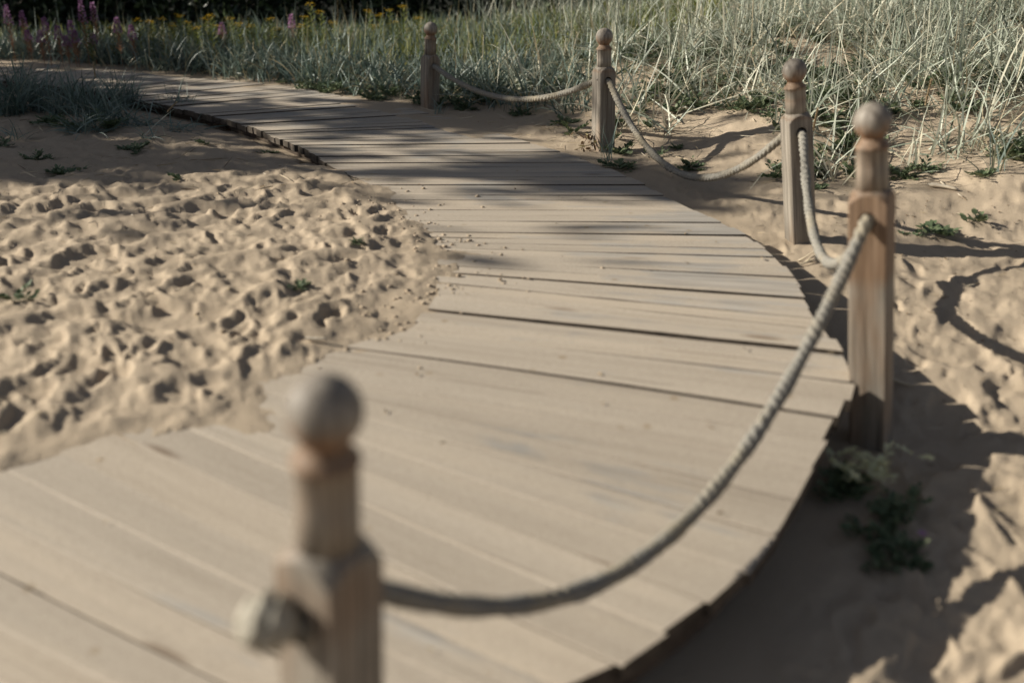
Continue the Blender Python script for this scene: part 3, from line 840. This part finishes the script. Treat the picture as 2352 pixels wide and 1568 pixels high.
pea_meshes = []
for v in range(12):
    a = Acc()
    for q in range(1 + v % 3):
        o = np.array([rng.normal(0, 0.05), rng.normal(0, 0.05), -0.01]) * (q > 0)
        pea_leaves(a, o, rng.uniform(0.06, 0.13), int(rng.integers(4, 11)), rng.choice([0.0, 0.3, 0.65]), (rng.uniform(0, .35), rng.uniform(.6, .95)))
    pea_meshes.append(a.mesh('beach_plant'))
    pea_meshes[-1].materials.append(M_PEA)

def pea(px, py, sc, label, group='leafy beach plants on bare sand'):
    p = on_ground(px, py); o = link('beach_plant', pea_meshes[random.randrange(12)])
    o.location = p; o.scale = (sc * 0.82,) * 3; o.rotation_euler = (0, 0, random.uniform(0, 6.28))
    return tag(o, label, 'plant', group)

PEAS = [(2132, 395, 1.15, 'broad leafy beach plant on sand at the right, just left of the frame edge plants'),
        (2268, 400, 1.25, 'dark green beach plant on sand nearest the right frame edge'),
        (2070, 408, 1.1, 'low green beach plant right beside the ball of the tall bend post'),
        (2010, 172, 1.2, 'green beach plant among dune grass above the tall bend post'),
        (1893, 340, 0.9, 'small green beach plant just right of the leaning middle post'),
        (1888, 372, 0.7, 'tiny pale beach plant on sand beside the middle post shaft'),
        (1995, 330, 1.3, 'leafy beach plant on the dune behind the tall bend post'),
        (1700, 250, 1.2, 'bushy beach plant on the dune left of the middle post ball'),
        (1560, 318, 1.0, 'shaded beach plant below the grass right of the second farthest post'),
        (1420, 385, 1.3, 'dark beach plant at the foot of the sunlit second post, boardwalk side'),
        (1440, 352, 0.9, 'small beach plant behind the foot of the sunlit second post'),
        (1310, 285, 1.1, 'shaded beach plant under the far rope loop, by the boardwalk edge'),
        (1200, 262, 1.0, 'beach plant in shade under the lowest point of the far rope loop'),
        (1072, 250, 1.0, 'beach plant in shade right of the foot of the farthest post'),
        (2180, 330, 1.3, 'beach plant at the grass edge on the right of the dune'),
        (2300, 310, 1.4, 'big clump of beach leaves below the grass at the far right'),
        (150, 395, 1.2, 'dark beach plant in the shaded sand at the left, larger of two'),
        (80, 372, 1.0, 'small dark beach plant in shade left of a larger one'),
        (412, 412, 0.9, 'little dark plant on shaded sand left of the bare boardwalk edge'),
        (8, 340, 1.1, 'leafy plant cut by the left frame edge on shaded sand'),
        (622, 352, 0.8, 'low plant on shaded sand near the dark boardwalk edge'),
        (30, 690, 1.0, 'small green sprig in a hollow of sunlit sand at the left edge'),
        (820, 552, 0.35, 'tiny bright green seedling alone on the sunlit trampled sand'),
        (680, 655, 0.6, 'small brown and green sprig in the middle of the trampled sand'),
        (305, 345, 1.2, 'low spreading plant on shaded sand, halfway between the tufts and the sunlit sand'),
        (470, 330, 0.9, 'small plant on shaded sand just left of the dark boardwalk edge'),
        (1580, 385, 0.9, 'small plant in the hollow below the second rope loop')]
for p_ in PEAS: pea(*p_)

# the plants in the shade below the bend: one sprawling, with pale leaves and a single pink flower
bp = on_ground(1985, 1110); root = empty('flowering_plant', tuple(bp), 'sprawling dark plant with pale leaf tips and a pink flower, shaded below the bend post', 'plant')
a = Acc(); pl = Acc()
for k in range(14):
    o = np.array([rng.normal(-0.05, 0.05) + 0.003 * k, rng.normal(0, 0.05) - 0.024 * k, 0.0]); o[2] = float(gh(bp[0] + o[0], bp[1] + o[1])) - bp[2] + 0.01
    pea_leaves(a, o, 0.075, 6, 0.3, (0.1, 0.85))
for k in range(11):
    o = np.array([rng.normal(0.02, 0.08), rng.normal(0.0, 0.09), 0.05]); o[2] += float(gh(bp[0] + o[0], bp[1] + o[1])) - bp[2]
    pea_leaves(pl, o, 0.07, 2, 0.0, (0.93, 0.99))
link('leaves', a.mesh('leaves'), M_PEA, root)
M_PALE = leaf_material('pale_leaf', [(0.0, (0.45, 0.48, 0.22)), (1.0, (0.72, 0.72, 0.48))], 0.3)
link('pale_leaves', pl.mesh('pale_leaves'), M_PALE, root)
fl = Acc(); fp = on_ground(2112, 1262) - bp + np.array([0, 0, 0.05])
for k in range(5):
    t = k * 1.257; leaf(fl, fp, np.array([math.cos(t), math.sin(t), 0.5]), np.array([0, 0, 1.0]), 0.016, 0.013, 0.8)
link('flower', fl.mesh('flower'), M_PINK, root)
p2 = on_ground(2090, 1290); o = link('beach_plant', pea_meshes[5]); o.location = p2; o.scale = (0.6,) * 3
tag(o, 'dark leafy plant in deep shade at lower right, under the single pink flower', 'plant', 'leafy beach plants on bare sand')

# leafy mat between the grass clumps
mat = Acc(); cnt = 0
while cnt < 640:
    x0, y0 = rng.uniform(-2.2, 5.2), rng.uniform(5.6, 10.8)
    g = float(grass_depth(x0, y0))
    if -0.25 < g < 3.4 and not on_deck(np.array([x0]), np.array([y0]))[0] and vnoise(np.array([x0 * 1.6]), np.array([y0 * 1.6]), 3)[0] > -0.12:
        pea_leaves(mat, np.array([x0, y0, float(gh(x0, y0))]), rng.uniform(0.08, 0.15), 6); cnt += 1
tag(link('ground_cover', mat.mesh('ground_cover'), M_PEA), 'mat of low green beach leaves between the dune grass clumps', 'ground cover', kind='stuff')

# ------------------------------------------------------------------ single grass tufts at the left edge of the boardwalk
def tuft(px, py, nb, ln, wd, label, tilt=(0.5, 0.36), tint=(0.15, 0.86)):
    p = on_ground(px, py); sp = 0.07 if nb > 40 else 0.035
    bx = rng.normal(0, sp, nb); by = rng.normal(0, sp, nb)
    a = Acc(); bz = gh(p[0] + bx, p[1] + by) - p[2] - 0.01
    a.add(*blades(np.stack([bx, by, bz], -1), rng.uniform(0, 6.28, nb), np.abs(rng.normal(*tilt, nb)), rng.uniform(0.1, 1.5, nb), rng.uniform(ln * .55, ln, nb), rng.uniform(wd * .6, wd, nb), tint=rng.uniform(*tint, nb)))
    o = link('grass_tuft', a.mesh('grass_tuft'), M_BLUE); o.location = p
    return tag(o, label, 'grass tuft', 'grass tufts left of the boardwalk')
tuft(28, 265, 132, 0.63, 0.014, 'tall dense grass tuft at the left frame edge before the far boardwalk')
tuft(95, 252, 115, 0.51, 0.012, 'blue green grass tuft second from the left frame edge')
tuft(150, 262, 96, 0.45, 0.012, 'grass tuft left of the tall seed head by the boardwalk')
tuft(222, 268, 125, 0.48, 0.014, 'low spreading grass tuft just right of the tall seed head')
tuft(285, 250, 96, 0.45, 0.011, 'upright grass tuft at the boardwalk edge left of the dark end grain', (0.22, 0.2))
tuft(330, 290, 57, 0.36, 0.011, 'flattened grass tuft on shaded sand, right of the leafy patch', (1.1, 0.3))
tuft(415, 262, 51, 0.41, 0.008, 'thin sparse grass tuft leaning over the dark boardwalk edge', (0.5, 0.3))
tuft(400, 300, 45, 0.36, 0.009, 'trailing grass tuft flat on sand in front of the dark boardwalk edge', (1.2, 0.25))
tuft(200, 300, 74, 0.39, 0.012, 'blue green grass tuft in front of the leafy patch at the left', (0.9, 0.35))
tuft(60, 225, 60, 0.50, 0.012, 'tall grass tuft standing right against the far boardwalk at the left frame edge')
tuft(180, 236, 60, 0.46, 0.011, 'grass tuft right against the boardwalk edge behind the tall seed head')
tuft(255, 285, 60, 0.40, 0.011, 'widest grass tuft, arching over the sand before the far boardwalk')
tuft(40, 318, 22, 0.26, 0.010, 'sparse grass tuft low on the shaded sand at the left frame edge', (0.9, 0.4))
tuft(345, 318, 20, 0.30, 0.010, 'sprawling sparse grass tuft on open shaded sand near the dark boardwalk edge', (1.0, 0.35))
tuft(1010, 262, 16, 0.24, 0.008, 'few thin grass blades at the foot of the farthest post', (0.5, 0.3), (0.3, 0.8))
tuft(1395, 372, 14, 0.37, 0.007, 'thin grass blades growing up the shaded face of the sunlit second post', (0.2, 0.2), (0.3, 0.8))
tuft(2285, 395, 16, 0.44, 0.011, 'few tall pale grass blades standing alone at the far right', (0.3, 0.3), (0.6, 0.9))
tuft(2010, 400, 12, 0.31, 0.009, 'few pale grass blades beside the neck of the tall bend post', (0.5, 0.3), (0.6, 0.9))
for q, (px, py, lb) in enumerate([(120, 288, 'dark leafy patch between the grass tufts at the left'), (185, 300, 'round leafy patch on shaded sand, centre of the left tufts'), (245, 300, 'right hand leafy patch on shaded sand before the left tufts')]):
    for_ = pea(px, py, 2.1, lb, 'leafy patches among the left grass tufts')

def seed_stalk(px, py, h, lean, az, label):
    p = on_ground(px, py); a = Acc()
    a.add(*blades(np.zeros((1, 3)), np.array([az]), np.array([lean]), np.array([0.15]), np.array([h]), np.array([0.005]), tint=np.array([0.7])))
    top = np.array([math.cos(az) * math.sin(lean), math.sin(az) * math.sin(lean), math.cos(lean)])
    ear = Acc()
    for k in range(70):
        f = k / 70; c = top * h * (0.72 + 0.28 * f); t = k * 2.4
        d = top * 1.6 + np.array([math.cos(t), math.sin(t), 0.2]) * 0.45
        leaf(ear, c, d, np.array([math.sin(t), -math.cos(t), 0.4]), 0.022, 0.007, random.uniform(0.4, 0.75))
    r = empty('seed_stalk', tuple(p), label, 'grass stalk')
    link('stem', a.mesh('stem'), M_DUNE, r); link('seed_head', ear.mesh('seed_head'), M_STRAW, r)
seed_stalk(228, 262, 0.40, 0.04, 0.5, 'straw coloured upright seed head in front of the far boardwalk at the left')
seed_stalk(330, 312, 0.33, 0.85, 0.35, 'green seed head leaning right across the boardwalk edge at the left')
seed_stalk(18, 262, 0.72, 0.03, 1.0, 'tall thin seed stalk rising along the left frame edge')
seed_stalk(1852, 330, 0.42, 0.15, 0.6, 'straw seed head leaning beside the ball of the middle post')
seed_stalk(2090, 385, 0.50, 0.10, 0.2, 'straw seed stalk standing right of the tall bend post ball')

# ------------------------------------------------------------------ flowers behind the far boardwalk
def fireweed(px, ytop, Y, label, group=None):
    tp = at_y(px, ytop, Y); gz = float(gh(tp[0], tp[1])); h = max(tp[2] - gz, 0.25)
    r = empty('fireweed', (tp[0], tp[1], gz), label, 'flower', group)
    st = Acc()
    st.add(*blades(np.zeros((2, 3)), np.array([0.3, 1.9]), np.full(2, 0.02), np.full(2, 0.02), np.full(2, h), np.full(2, 0.008), twist=np.zeros(2), tint=np.array([0.3, 0.5])))
    for k in range(26):
        f = 0.25 + 0.42 * k / 26; t = k * 2.4
        leaf(st, np.array([0, 0, h * f]), np.array([math.cos(t), math.sin(t), 0.9]), np.array([0, 0, 1.0]), 0.07, 0.012, random.uniform(0.3, 1))
    link('stem', st.mesh('stem'), M_SEED, r)
    fl = Acc(); n = 46
    for k in range(n):
        f = 0.66 + 0.34 * k / n; t = k * 2.39; rad = 0.034 * (1.05 - (f - 0.66) / 0.36)
        c = np.array([math.cos(t) * rad, math.sin(t) * rad, h * f])
        for q in range(2):
            leaf(fl, c, np.array([math.cos(t + q), math.sin(t + q), random.uniform(-.3, .8)]), np.array([random.gauss(0, .5), random.gauss(0, .5), 1.0]), 0.026, 0.022, random.random())
    link('blossom', fl.mesh('blossom'), M_PINK, r)
FG = 'pink fireweed spikes behind the far boardwalk'
LBP = 'pink fireweed spike among the meadow weeds before the dark wood'
FW = [(12, 12, 11.30, 'pink fireweed spike nearest the left frame edge'), (48, 26, 11.50, None), (100, 40, 10.90, None), (90, 72, 10.90, None), (130, 60, 10.90, None), (62, 70, 11.30, None),
      (183, 0, 11.00, 'tallest pink fireweed spike, left one of the tall pair reaching the top of the picture'),
      (211, 6, 11.60, 'tall pink fireweed spike, right one of the tall pair near the top of the picture'),
      (160, 48, 10.90, None), (170, 72, 10.90, None), (212, 78, 11.30, None), (150, 84, 10.90, None), (266, 40, 11.10, 'single pink fireweed spike right of the tall pair'),
      (300, 58, 10.90, 'short pink fireweed spike at the right end of the pink patch'), (508, 52, 11.50, 'small pink flower alone among the yellow ones'), (668, 34, 11.50, 'pink spike far right among the yellow flowers, left of the farthest post')]
for (px, yt, Y, lb) in FW: fireweed(px, yt, Y, lb or LBP, FG)

def tansy(px, ytop, Y, label, group):
    tp = at_y(px, ytop, Y); gz = float(gh(tp[0], tp[1])); h = max(tp[2] - gz, 0.2)
    r = empty('yellow_flower', (tp[0], tp[1], gz), label, 'flower', group)
    st = Acc(); st.add(*blades(np.zeros((2, 3)), np.array([0.3, 1.9]), np.full(2, 0.03), np.full(2, 0.03), np.full(2, h), np.full(2, 0.008), twist=np.zeros(2), tint=np.array([0.6, 0.5])))
    for k in range(34):
        f = 0.2 + 0.75 * k / 34; t = k * 2.4
        leaf(st, np.array([0, 0, h * f]), np.array([math.cos(t), math.sin(t), 0.5]), np.array([0, 0, 1.0]), 0.085, 0.022, random.uniform(0.2, 1))
    link('stem', st.mesh('stem'), M_WEED, r)
    fl = Acc()
    for k in range(20):
        t = k * 2.4; rad = 0.055 * math.sqrt(k / 20); c = np.array([math.cos(t) * rad, math.sin(t) * rad, h + random.uniform(-0.02, 0.015)])
        for q in range(4):
            leaf(fl, c, np.array([math.cos(q * 1.57), math.sin(q * 1.57), 0.25]), np.array([0, 0, 1.0]), 0.013, 0.013, random.random())
    link('blossom', fl.mesh('blossom'), M_YELL, r)
TG = 'yellow flower heads behind the far boardwalk'
LBY = 'yellow flower head among the meadow weeds left of the farthest post'
TY = [(202, 62), (256, 64), (315, 46), (345, 50), (370, 42), (395, 58), (412, 36), (430, 52), (452, 64), (471, 44), (482, 36), (500, 60), (528, 44), (548, 56), (575, 60), (620, 44), (640, 66), (690, 60), (712, 10), (735, 28), (700, 40), (765, 52),
      (846, 26), (872, 34), (893, 22), (925, 14), (905, 52), (860, 60), (960, 42)]
for (px, yt) in TY: tansy(px, yt, random.uniform(10.6, 11.8), LBY, TG)

# dark dried weed by the foot of the second post
dp = on_ground(1335, 345); r = empty('dead_plant', tuple(dp), 'withered brown weed with curled leaves beside the foot of the sunlit second post', 'dead plant')
a = Acc()
for k in range(34):
    o = np.array([rng.normal(0.05, 0.07), rng.normal(0, 0.03), rng.uniform(0.0, 0.11)])
    leaf(a, o, np.array([rng.normal(), rng.normal(), rng.normal(0, 1.0) - 0.4]), np.array([rng.normal(), rng.normal(), 1.0]), rng.uniform(0.03, 0.06), rng.uniform(0.012, 0.024), rng.choice([rng.uniform(0, 0.5), 1.0], p=[0.8, 0.2]))
link('leaves', a.mesh('leaves'), M_DEAD, r)
sb = Acc(); sb.add(*blades(np.array([[0.0, 0, 0], [0.06, 0, 0], [-0.05, 0, 0]]), np.array([0.2, 1.2, 0.0]), np.array([0.3, 0.2, 1.2]), np.array([0.5, 0.4, 0.2]), np.array([0.15, 0.14, 0.2]), np.full(3, 0.005), tint=np.array([0.2, 0.3, 0.8])))
link('stem', sb.mesh('stem'), M_DEAD, r)
dp = on_ground(676, 262 + 8 + 22); a = Acc()
for k in range(22):
    o = np.array([rng.normal(0.0, 0.07), rng.normal(0, 0.03), rng.uniform(0.0, 0.06)])
    leaf(a, o, np.array([rng.normal(), rng.normal(), rng.normal(0, .6)]), np.array([rng.normal(), rng.normal(), 1.0]), rng.uniform(0.03, 0.06), rng.uniform(0.012, 0.02), rng.uniform(0, 0.5))
p = on_ground(520, 300); r = empty('dead_plant', tuple(p), 'dried dark leaves lying on shaded sand by the bare boardwalk edge', 'dead plant')
link('leaves', a.mesh('leaves'), M_DEAD, r)
sb = Acc(); sb.add(*blades(np.array([[-0.1, 0, 0.01], [0.02, 0, 0.01]]), np.array([0.1, 2.8]), np.full(2, 1.4), np.full(2, 0.1), np.full(2, 0.2), np.full(2, 0.005), tint=np.array([0.2, 0.3])))
link('stem', sb.mesh('stem'), M_DEAD, r)

# ------------------------------------------------------------------ straws, twigs, driftwood
def stick(name, p, q, r, mat, label, cat, group=None):
    """a slightly bent, tapered, uneven stick between two points"""
    p, q = np.array(p), np.array(q); d = q - p; L = np.linalg.norm(d); t = d / L
    s = np.cross(t, [0.1, 0.2, 1]); s /= np.linalg.norm(s); u = np.cross(s, t); n = 9; V = []
    bx, bz = rng.normal(0, 0.03, 2)
    for i in range(n):
        f = i / (n - 1); c = d * f + (s * bx + u * bz) * L * math.sin(math.pi * f); rr = r * (1 - 0.35 * f) * rng.uniform(0.85, 1.12) * (0.55 if i in (0, n - 1) else 1)
        for k in range(8):
            a = k * math.pi / 4; V.append(c + (s * math.cos(a) + u * math.sin(a) * 0.75) * rr)
    Fq = [(i * 8 + k, i * 8 + (k + 1) % 8, i * 8 + 8 + (k + 1) % 8, i * 8 + 8 + k) for i in range(n - 1) for k in range(8)]
    me = np_mesh(name, np.array(V), [np.array(Fq), np.array([range(8)]), np.array([range((n - 1) * 8, n * 8)])], True, tint=np.full(len(V), 0.85))
    o = link(name, me, mat); o.location = p
    return tag(o, label, cat, group)
g0 = on_ground(1832, 600)
stick('reed_stalk', g0 + [0, 0, 0.0], g0 + [0.07, -0.02, 0.06], 0.006, M_STRAW, 'upper broken straw stub leaning at the foot of the middle post', 'straw')
g0 = on_ground(1846, 604)
stick('reed_stalk', g0 + [0, 0, 0.0], g0 + [0.10, 0.02, 0.075], 0.006, M_STRAW, 'longest broken straw stub at the foot of the middle post', 'straw')
g0 = on_ground(1838, 612); g1 = on_ground(1880, 604)
stick('reed_stalk', g0 + [0, 0, 0.008], g1 + [0, 0, 0.02], 0.006, M_STRAW, 'straw lying flat before the foot of the middle post', 'straw')
g0 = on_ground(2130, 430); g1 = on_ground(2200, 440)
stick('driftwood', g0 + [0, 0, 0.015], g1 + [0, 0, 0.012], 0.017, M_WOOD, 'bleached driftwood stick on sand right of the tall bend post', 'driftwood')
g0 = on_ground(2155, 418); g1 = on_ground(2215, 428)
stick('driftwood', g0 + [0, 0, 0.012], g1 + [0, 0, 0.012], 0.006, M_WOOD, 'thin pale twig just above the bleached driftwood stick', 'driftwood')
g0 = on_ground(2045, 880); g1 = on_ground(2100, 895)
stick('driftwood', g0 + [0, 0, 0.02], g1 + [0, 0, 0.02], 0.009, M_STRAW, 'straw coloured twig on sand right of the tall bend post foot', 'driftwood')
g0 = on_ground(1862, 305); g1 = on_ground(1935, 300)
stick('driftwood', g0 + [0, 0, 0.02], g1 + [0, 0, 0.03], 0.010, M_WOOD, 'white stick lying on the dune right of the middle post neck', 'driftwood')
g0 = on_ground(730, 1000 - 310); g1 = on_ground(790, 688)
stick('driftwood', on_ground(700, 785) + [0, 0, 0.015], on_ground(752, 790) + [0, 0, 0.02], 0.009, M_WOOD, 'pale stick lying on the trampled sunlit sand at the left', 'driftwood')
# little bits of straw and dark crumbs
lit = Acc()
def scatter(n, xr, yr, cond, ln, wd, tint, zoff=0.004):
    x = rng.uniform(*xr, n); y = rng.uniform(*yr, n); m = cond(x, y); x, y = x[m], y[m]; k = len(x)
    zz = np.where(on_deck(x, y), np.maximum(gh(x, y), 0.002 + deck_z(y)), gh(x, y))
    lit.add(*blades(np.stack([x, y, zz + zoff], -1), rng.uniform(0, 6.28, k), rng.uniform(1.35, 1.6, k), rng.uniform(-.2, .2, k), rng.uniform(*ln, k), rng.uniform(*wd, k), tint=rng.uniform(*tint, k)))
scatter(900, (0.9, 5.5), (2.0, 8.5), lambda x, y: ~on_deck(x, y), (0.012, 0.07), (0.002, 0.005), (0.0, 0.9))
scatter(700, (1.5, 4.5), (3.0, 6.5), lambda x, y: ~on_deck(x, y), (0.006, 0.02), (0.003, 0.008), (0.0, 0.2))
scatter(1600, (-0.8, 5.0), (6.0, 10.0), lambda x, y: ~on_deck(x, y), (0.04, 0.2), (0.002, 0.005), (0.4, 1.0), 0.012)
scatter(420, (-3.5, 0.3), (2.2, 8.0), lambda x, y: ~on_deck(x, y), (0.008, 0.05), (0.002, 0.006), (0.0, 1.0))
scatter(520, (-5.2, -0.9), (5.2, 9.2), lambda x, y: ~on_deck(x, y), (0.02, 0.16), (0.003, 0.007), (0.0, 0.8), 0.008)
scatter(90, (-2.5, 1.5), (1.4, 6.0), lambda x, y: on_deck(x, y), (0.008, 0.03), (0.004, 0.01), (0.0, 0.6))
tag(link('straw_litter', lit.mesh('straw_litter'), M_STRAW), 'scattered straw bits and dark crumbs on the sand', 'litter', kind='stuff')

cl = Acc(); bmI = bmesh.new(); bmesh.ops.create_icosphere(bmI, subdivisions=1, radius=1.0)
IV = np.array([v.co[:] for v in bmI.verts]); IF = np.array([[v.index for v in f.verts] for f in bmI.faces]); bmI.free()
seg = catmull(SE[9:20], 30)
for k in range(420):
    p = seg[rng.integers(0, len(seg))] + rng.normal(0, 0.12, 2) * (1 if k % 3 else 2.2)
    r = 0.002 + 0.009 * rng.random() ** 3; zz = max(float(gh(p[0], p[1])), float(deck_z(p[1])) if on_deck(p[:1], p[1:])[0] else -9)
    V = IV * (1 + rng.normal(0, 0.16, (len(IV), 1))) * r * np.array([1.3, 1.1, 0.75]); cl.add(V + [p[0], p[1], zz + r * 0.15], IF, np.zeros(len(V)))
tag(link('sand_clods', cl.mesh('sand_clods'), M_SAND), 'small clods of sand strewn along the blown sand edge on the boards', 'sand', kind='stuff')

# ------------------------------------------------------------------ trees
def tube(acc, pts, rads, k=7, tint=0.5):
    V = []
    pts = np.array(pts)
    for i, p in enumerate(pts):
        t = pts[min(i + 1, len(pts) - 1)] - pts[max(i - 1, 0)]; t /= np.linalg.norm(t); s = np.cross(t, [0.31, 0.87, 0.2]); s /= np.linalg.norm(s); u = np.cross(s, t)
        for q in range(k):
            a = 2 * math.pi * q / k; V.append(p + (s * math.cos(a) + u * math.sin(a)) * rads[i])
    Fq = [(i * k + q, i * k + (q + 1) % k, (i + 1) * k + (q + 1) % k, (i + 1) * k + q) for i in range(len(pts) - 1) for q in range(k)]
    acc.add(np.array(V), np.array(Fq), np.full(len(V), tint))

def leaf_cards(C, size, tr=(0, 1)):
    n = len(C); d = rng.normal(0, 1, (n, 3)); d /= np.linalg.norm(d, axis=1)[:, None]
    o = rng.normal(0, 1, (n, 3)); s = np.cross(d, o); s /= np.linalg.norm(s, axis=1)[:, None]
    L = size * rng.uniform(0.6, 1.3, (n, 1)); W = L * rng.uniform(0.4, 0.6, (n, 1)); u = np.cross(s, d) * L * 0.12
    V = np.stack([C - d * L / 2, C + s * W / 2 + u, C + d * L / 2, C - s * W / 2 + u], 1).reshape(-1, 3)
    return V, np.arange(n * 4).reshape(-1, 4), np.repeat(rng.uniform(*tr, n), 4)

def tree(x, y, h, cr, low, nl, size, label, cat='tree', group=None, name='tree', cone=False):
    z = float(gh(x, y)); r = empty(name, (x, y, z), label, cat, group)
    tk = Acc(); tube(tk, [(0, 0, -0.3), (0.05, 0, h * .3), (-0.05, 0.06, h * .6), (0, 0, h * .93)], [0.032 * h, 0.024 * h, 0.015 * h, 0.004 * h])
    cents = []
    for k in range(22):
        f = rng.uniform(low, 0.95); a = rng.uniform(0, 6.28); prof = math.sin(math.pi * min(1, 0.18 + 0.82 * (1 - (f - low) / (1 - low)) ** 0.8)) * 0.6 + 0.45
        if cone: prof = 1.35 - 1.08 * (f - low) / (1 - low)
        rr = cr * prof * rng.uniform(0.45, 1.0); e = np.array([math.cos(a) * rr, math.sin(a) * rr, h * f])
        tube(tk, [(0, 0, h * max(f - 0.14, 0.05)), e * [0.5, 0.5, 1] - [0, 0, 0.12], e], [0.010 * h, 0.006 * h, 0.002 * h], 5); cents.append(e)
    link('trunk', tk.mesh('trunk'), M_BARK, r)
    cents = np.array(cents + [np.array([0, 0, h * 0.92])])
    pick = rng.integers(0, len(cents), nl); spread = cr * 0.30
    C = cents[pick] + rng.normal(0, 1, (nl, 3)) * spread * np.array([1, 1, 0.75]) * ((1.3 - 0.9 * cents[pick][:, 2:3] / h) if cone else 1.0); C[:, 2] = np.maximum(C[:, 2], 0.05)
    if cone:                                   # loose outer sprays, thinner than the body of the crown
        k2 = nl // 7; p2_ = rng.integers(0, len(cents), k2)
        C[:k2] = cents[p2_] + rng.normal(0, 1, (k2, 3)) * cr * np.array([0.62, 0.62, 0.5]); C[:, 2] = np.maximum(C[:, 2], 0.05)
    cw = Acc(); cw.add(*leaf_cards(C, size)); link('crown', cw.mesh('crown', False), M_TREE, r)

tree(-13.2, 17.2, 5.5, 1.9, 0.04, 3600, 0.25, 'tree left of the view at the end of the dark wood', group='trees left of the view')
TL = ['dark broadleaf tree behind the pink flowers, near the left frame edge', 'dark tree behind the gap right of the pink flowers', 'dark tree behind the first yellow flowers',
      'dark tree behind the middle of the yellow flowers', 'dark tree behind the right end of the yellow flowers', 'dark tree behind the farthest post',
      'dark tree behind the dune grass left of the second farthest post', 'dark tree behind the dune grass above the second farthest post', 'dark tree behind the dune crest right of the second farthest post']
TX = [-10.6, -8.4, -6.3, -4.1, -2.0, 0.2, 2.3, 4.6, 7.2]
for q, x in enumerate(TX):
    tree(x, 16.6 + 1.4 * (q % 2) + rng.uniform(-.4, .4), rng.uniform(4.6, 6.2), rng.uniform(1.5, 1.9), 0.03, 4600, 0.20, TL[q], group='trees of the dark wood')
SXX = [(-9.6, 14.6), (-7.6, 14.8), (-5.7, 15.0), (-3.7, 14.7), (-1.6, 14.9), (0.6, 14.5), (2.7, 14.7), (5.0, 14.9), (7.4, 14.7)]
SL = ['behind the pink flowers at the left frame edge', 'behind the tall pink pair', 'left of the middle of the top edge, behind yellow flowers', 'in the dark gap above the yellow flowers', 'behind the tallest yellow flowers', 'behind the farthest post ball', 'behind the dune crest left of the second post', 'behind the dune crest above the second post', 'behind the dune crest at the upper right']
for (x, y), s_ in zip(SXX, SL):
    tree(x, y, rng.uniform(1.7, 2.4), 1.2, 0.03, 3600, 0.13, 'low dark shrub ' + s_, 'shrub', 'shrubs at the foot of the wood', 'shrub')
# trees standing left of the picture; their shade lies over the far boards
tree(-14.2, 12.3, 5.6, 1.5, 0.04, 1100, 0.28, 'thinner tree left of the view beside the meadow', group='trees left of the view')
tree(-12.2, 7.42, 6.6, 1.10, 0.03, 7000, 0.24, 'slim bushy tree left of the view, its shade edging the sunlit boards', group='trees left of the view', cone=True)
tree(-12.5, 9.65, 6.2, 1.5, 0.03, 8000, 0.28, 'bushy tree left of the view whose shade falls on the far boards', group='trees left of the view', cone=True)

# ------------------------------------------------------------------ light
EL, AZ = math.radians(25), math.radians(-82)      # azimuth from +Y towards +X
sd = Vector((math.sin(AZ) * math.cos(EL), math.cos(AZ) * math.cos(EL), math.sin(EL)))
ld = bpy.data.lights.new('sun', 'SUN'); ld.energy = 5.0; ld.angle = math.radians(0.53); ld.color = (1.0, 0.94, 0.822)
sun = bpy.data.objects.new('sun', ld); COL.objects.link(sun)
sun.rotation_euler = sd.to_track_quat('Z', 'Y').to_euler()
w = bpy.data.worlds.new('World'); scene.world = w; w.use_nodes = True
nt = w.node_tree; bg = nt.nodes['Background']
sky = nt.nodes.new('ShaderNodeTexSky'); sky.sky_type = 'NISHITA'; sky.sun_disc = False
sky.air_density = 0.6; sky.dust_density = 0.6; sky.sun_elevation = EL; sky.sun_rotation = AZ % (2 * math.pi)
hs = nt.nodes.new('ShaderNodeHueSaturation'); hs.inputs['Saturation'].default_value = 0.55
nt.links.new(sky.outputs[0], hs.inputs['Color']); nt.links.new(hs.outputs[0], bg.inputs[0]); bg.inputs[1].default_value = 0.05
vs = scene.view_settings
vs.view_transform = 'Standard'; vs.look = 'None'; vs.exposure = 0.64; vs.gamma = 1.0
scene.cycles.use_denoising = True

if __name__ == '__main__':
    def proj(p):
        d = np.array(p) - CAM; z = d @ FWD
        return (round(CX + F * d[0] / z), round(CY - F * (d @ UP) / z))
    for i, sg in enumerate(SAGS):
        pr = [proj(p) for p in hang(i, sg)]; m_ = len(pr)
        print('SPAN', i, [pr[int(m_ * k / 10)] for k in range(10)], max(pr, key=lambda a: a[1]), pr[-1])
    print('BASES', bases.round(2).tolist(), 'TOPS', tops.round(2).tolist(), [float(gh(b[0], b[1])) for b in bases])
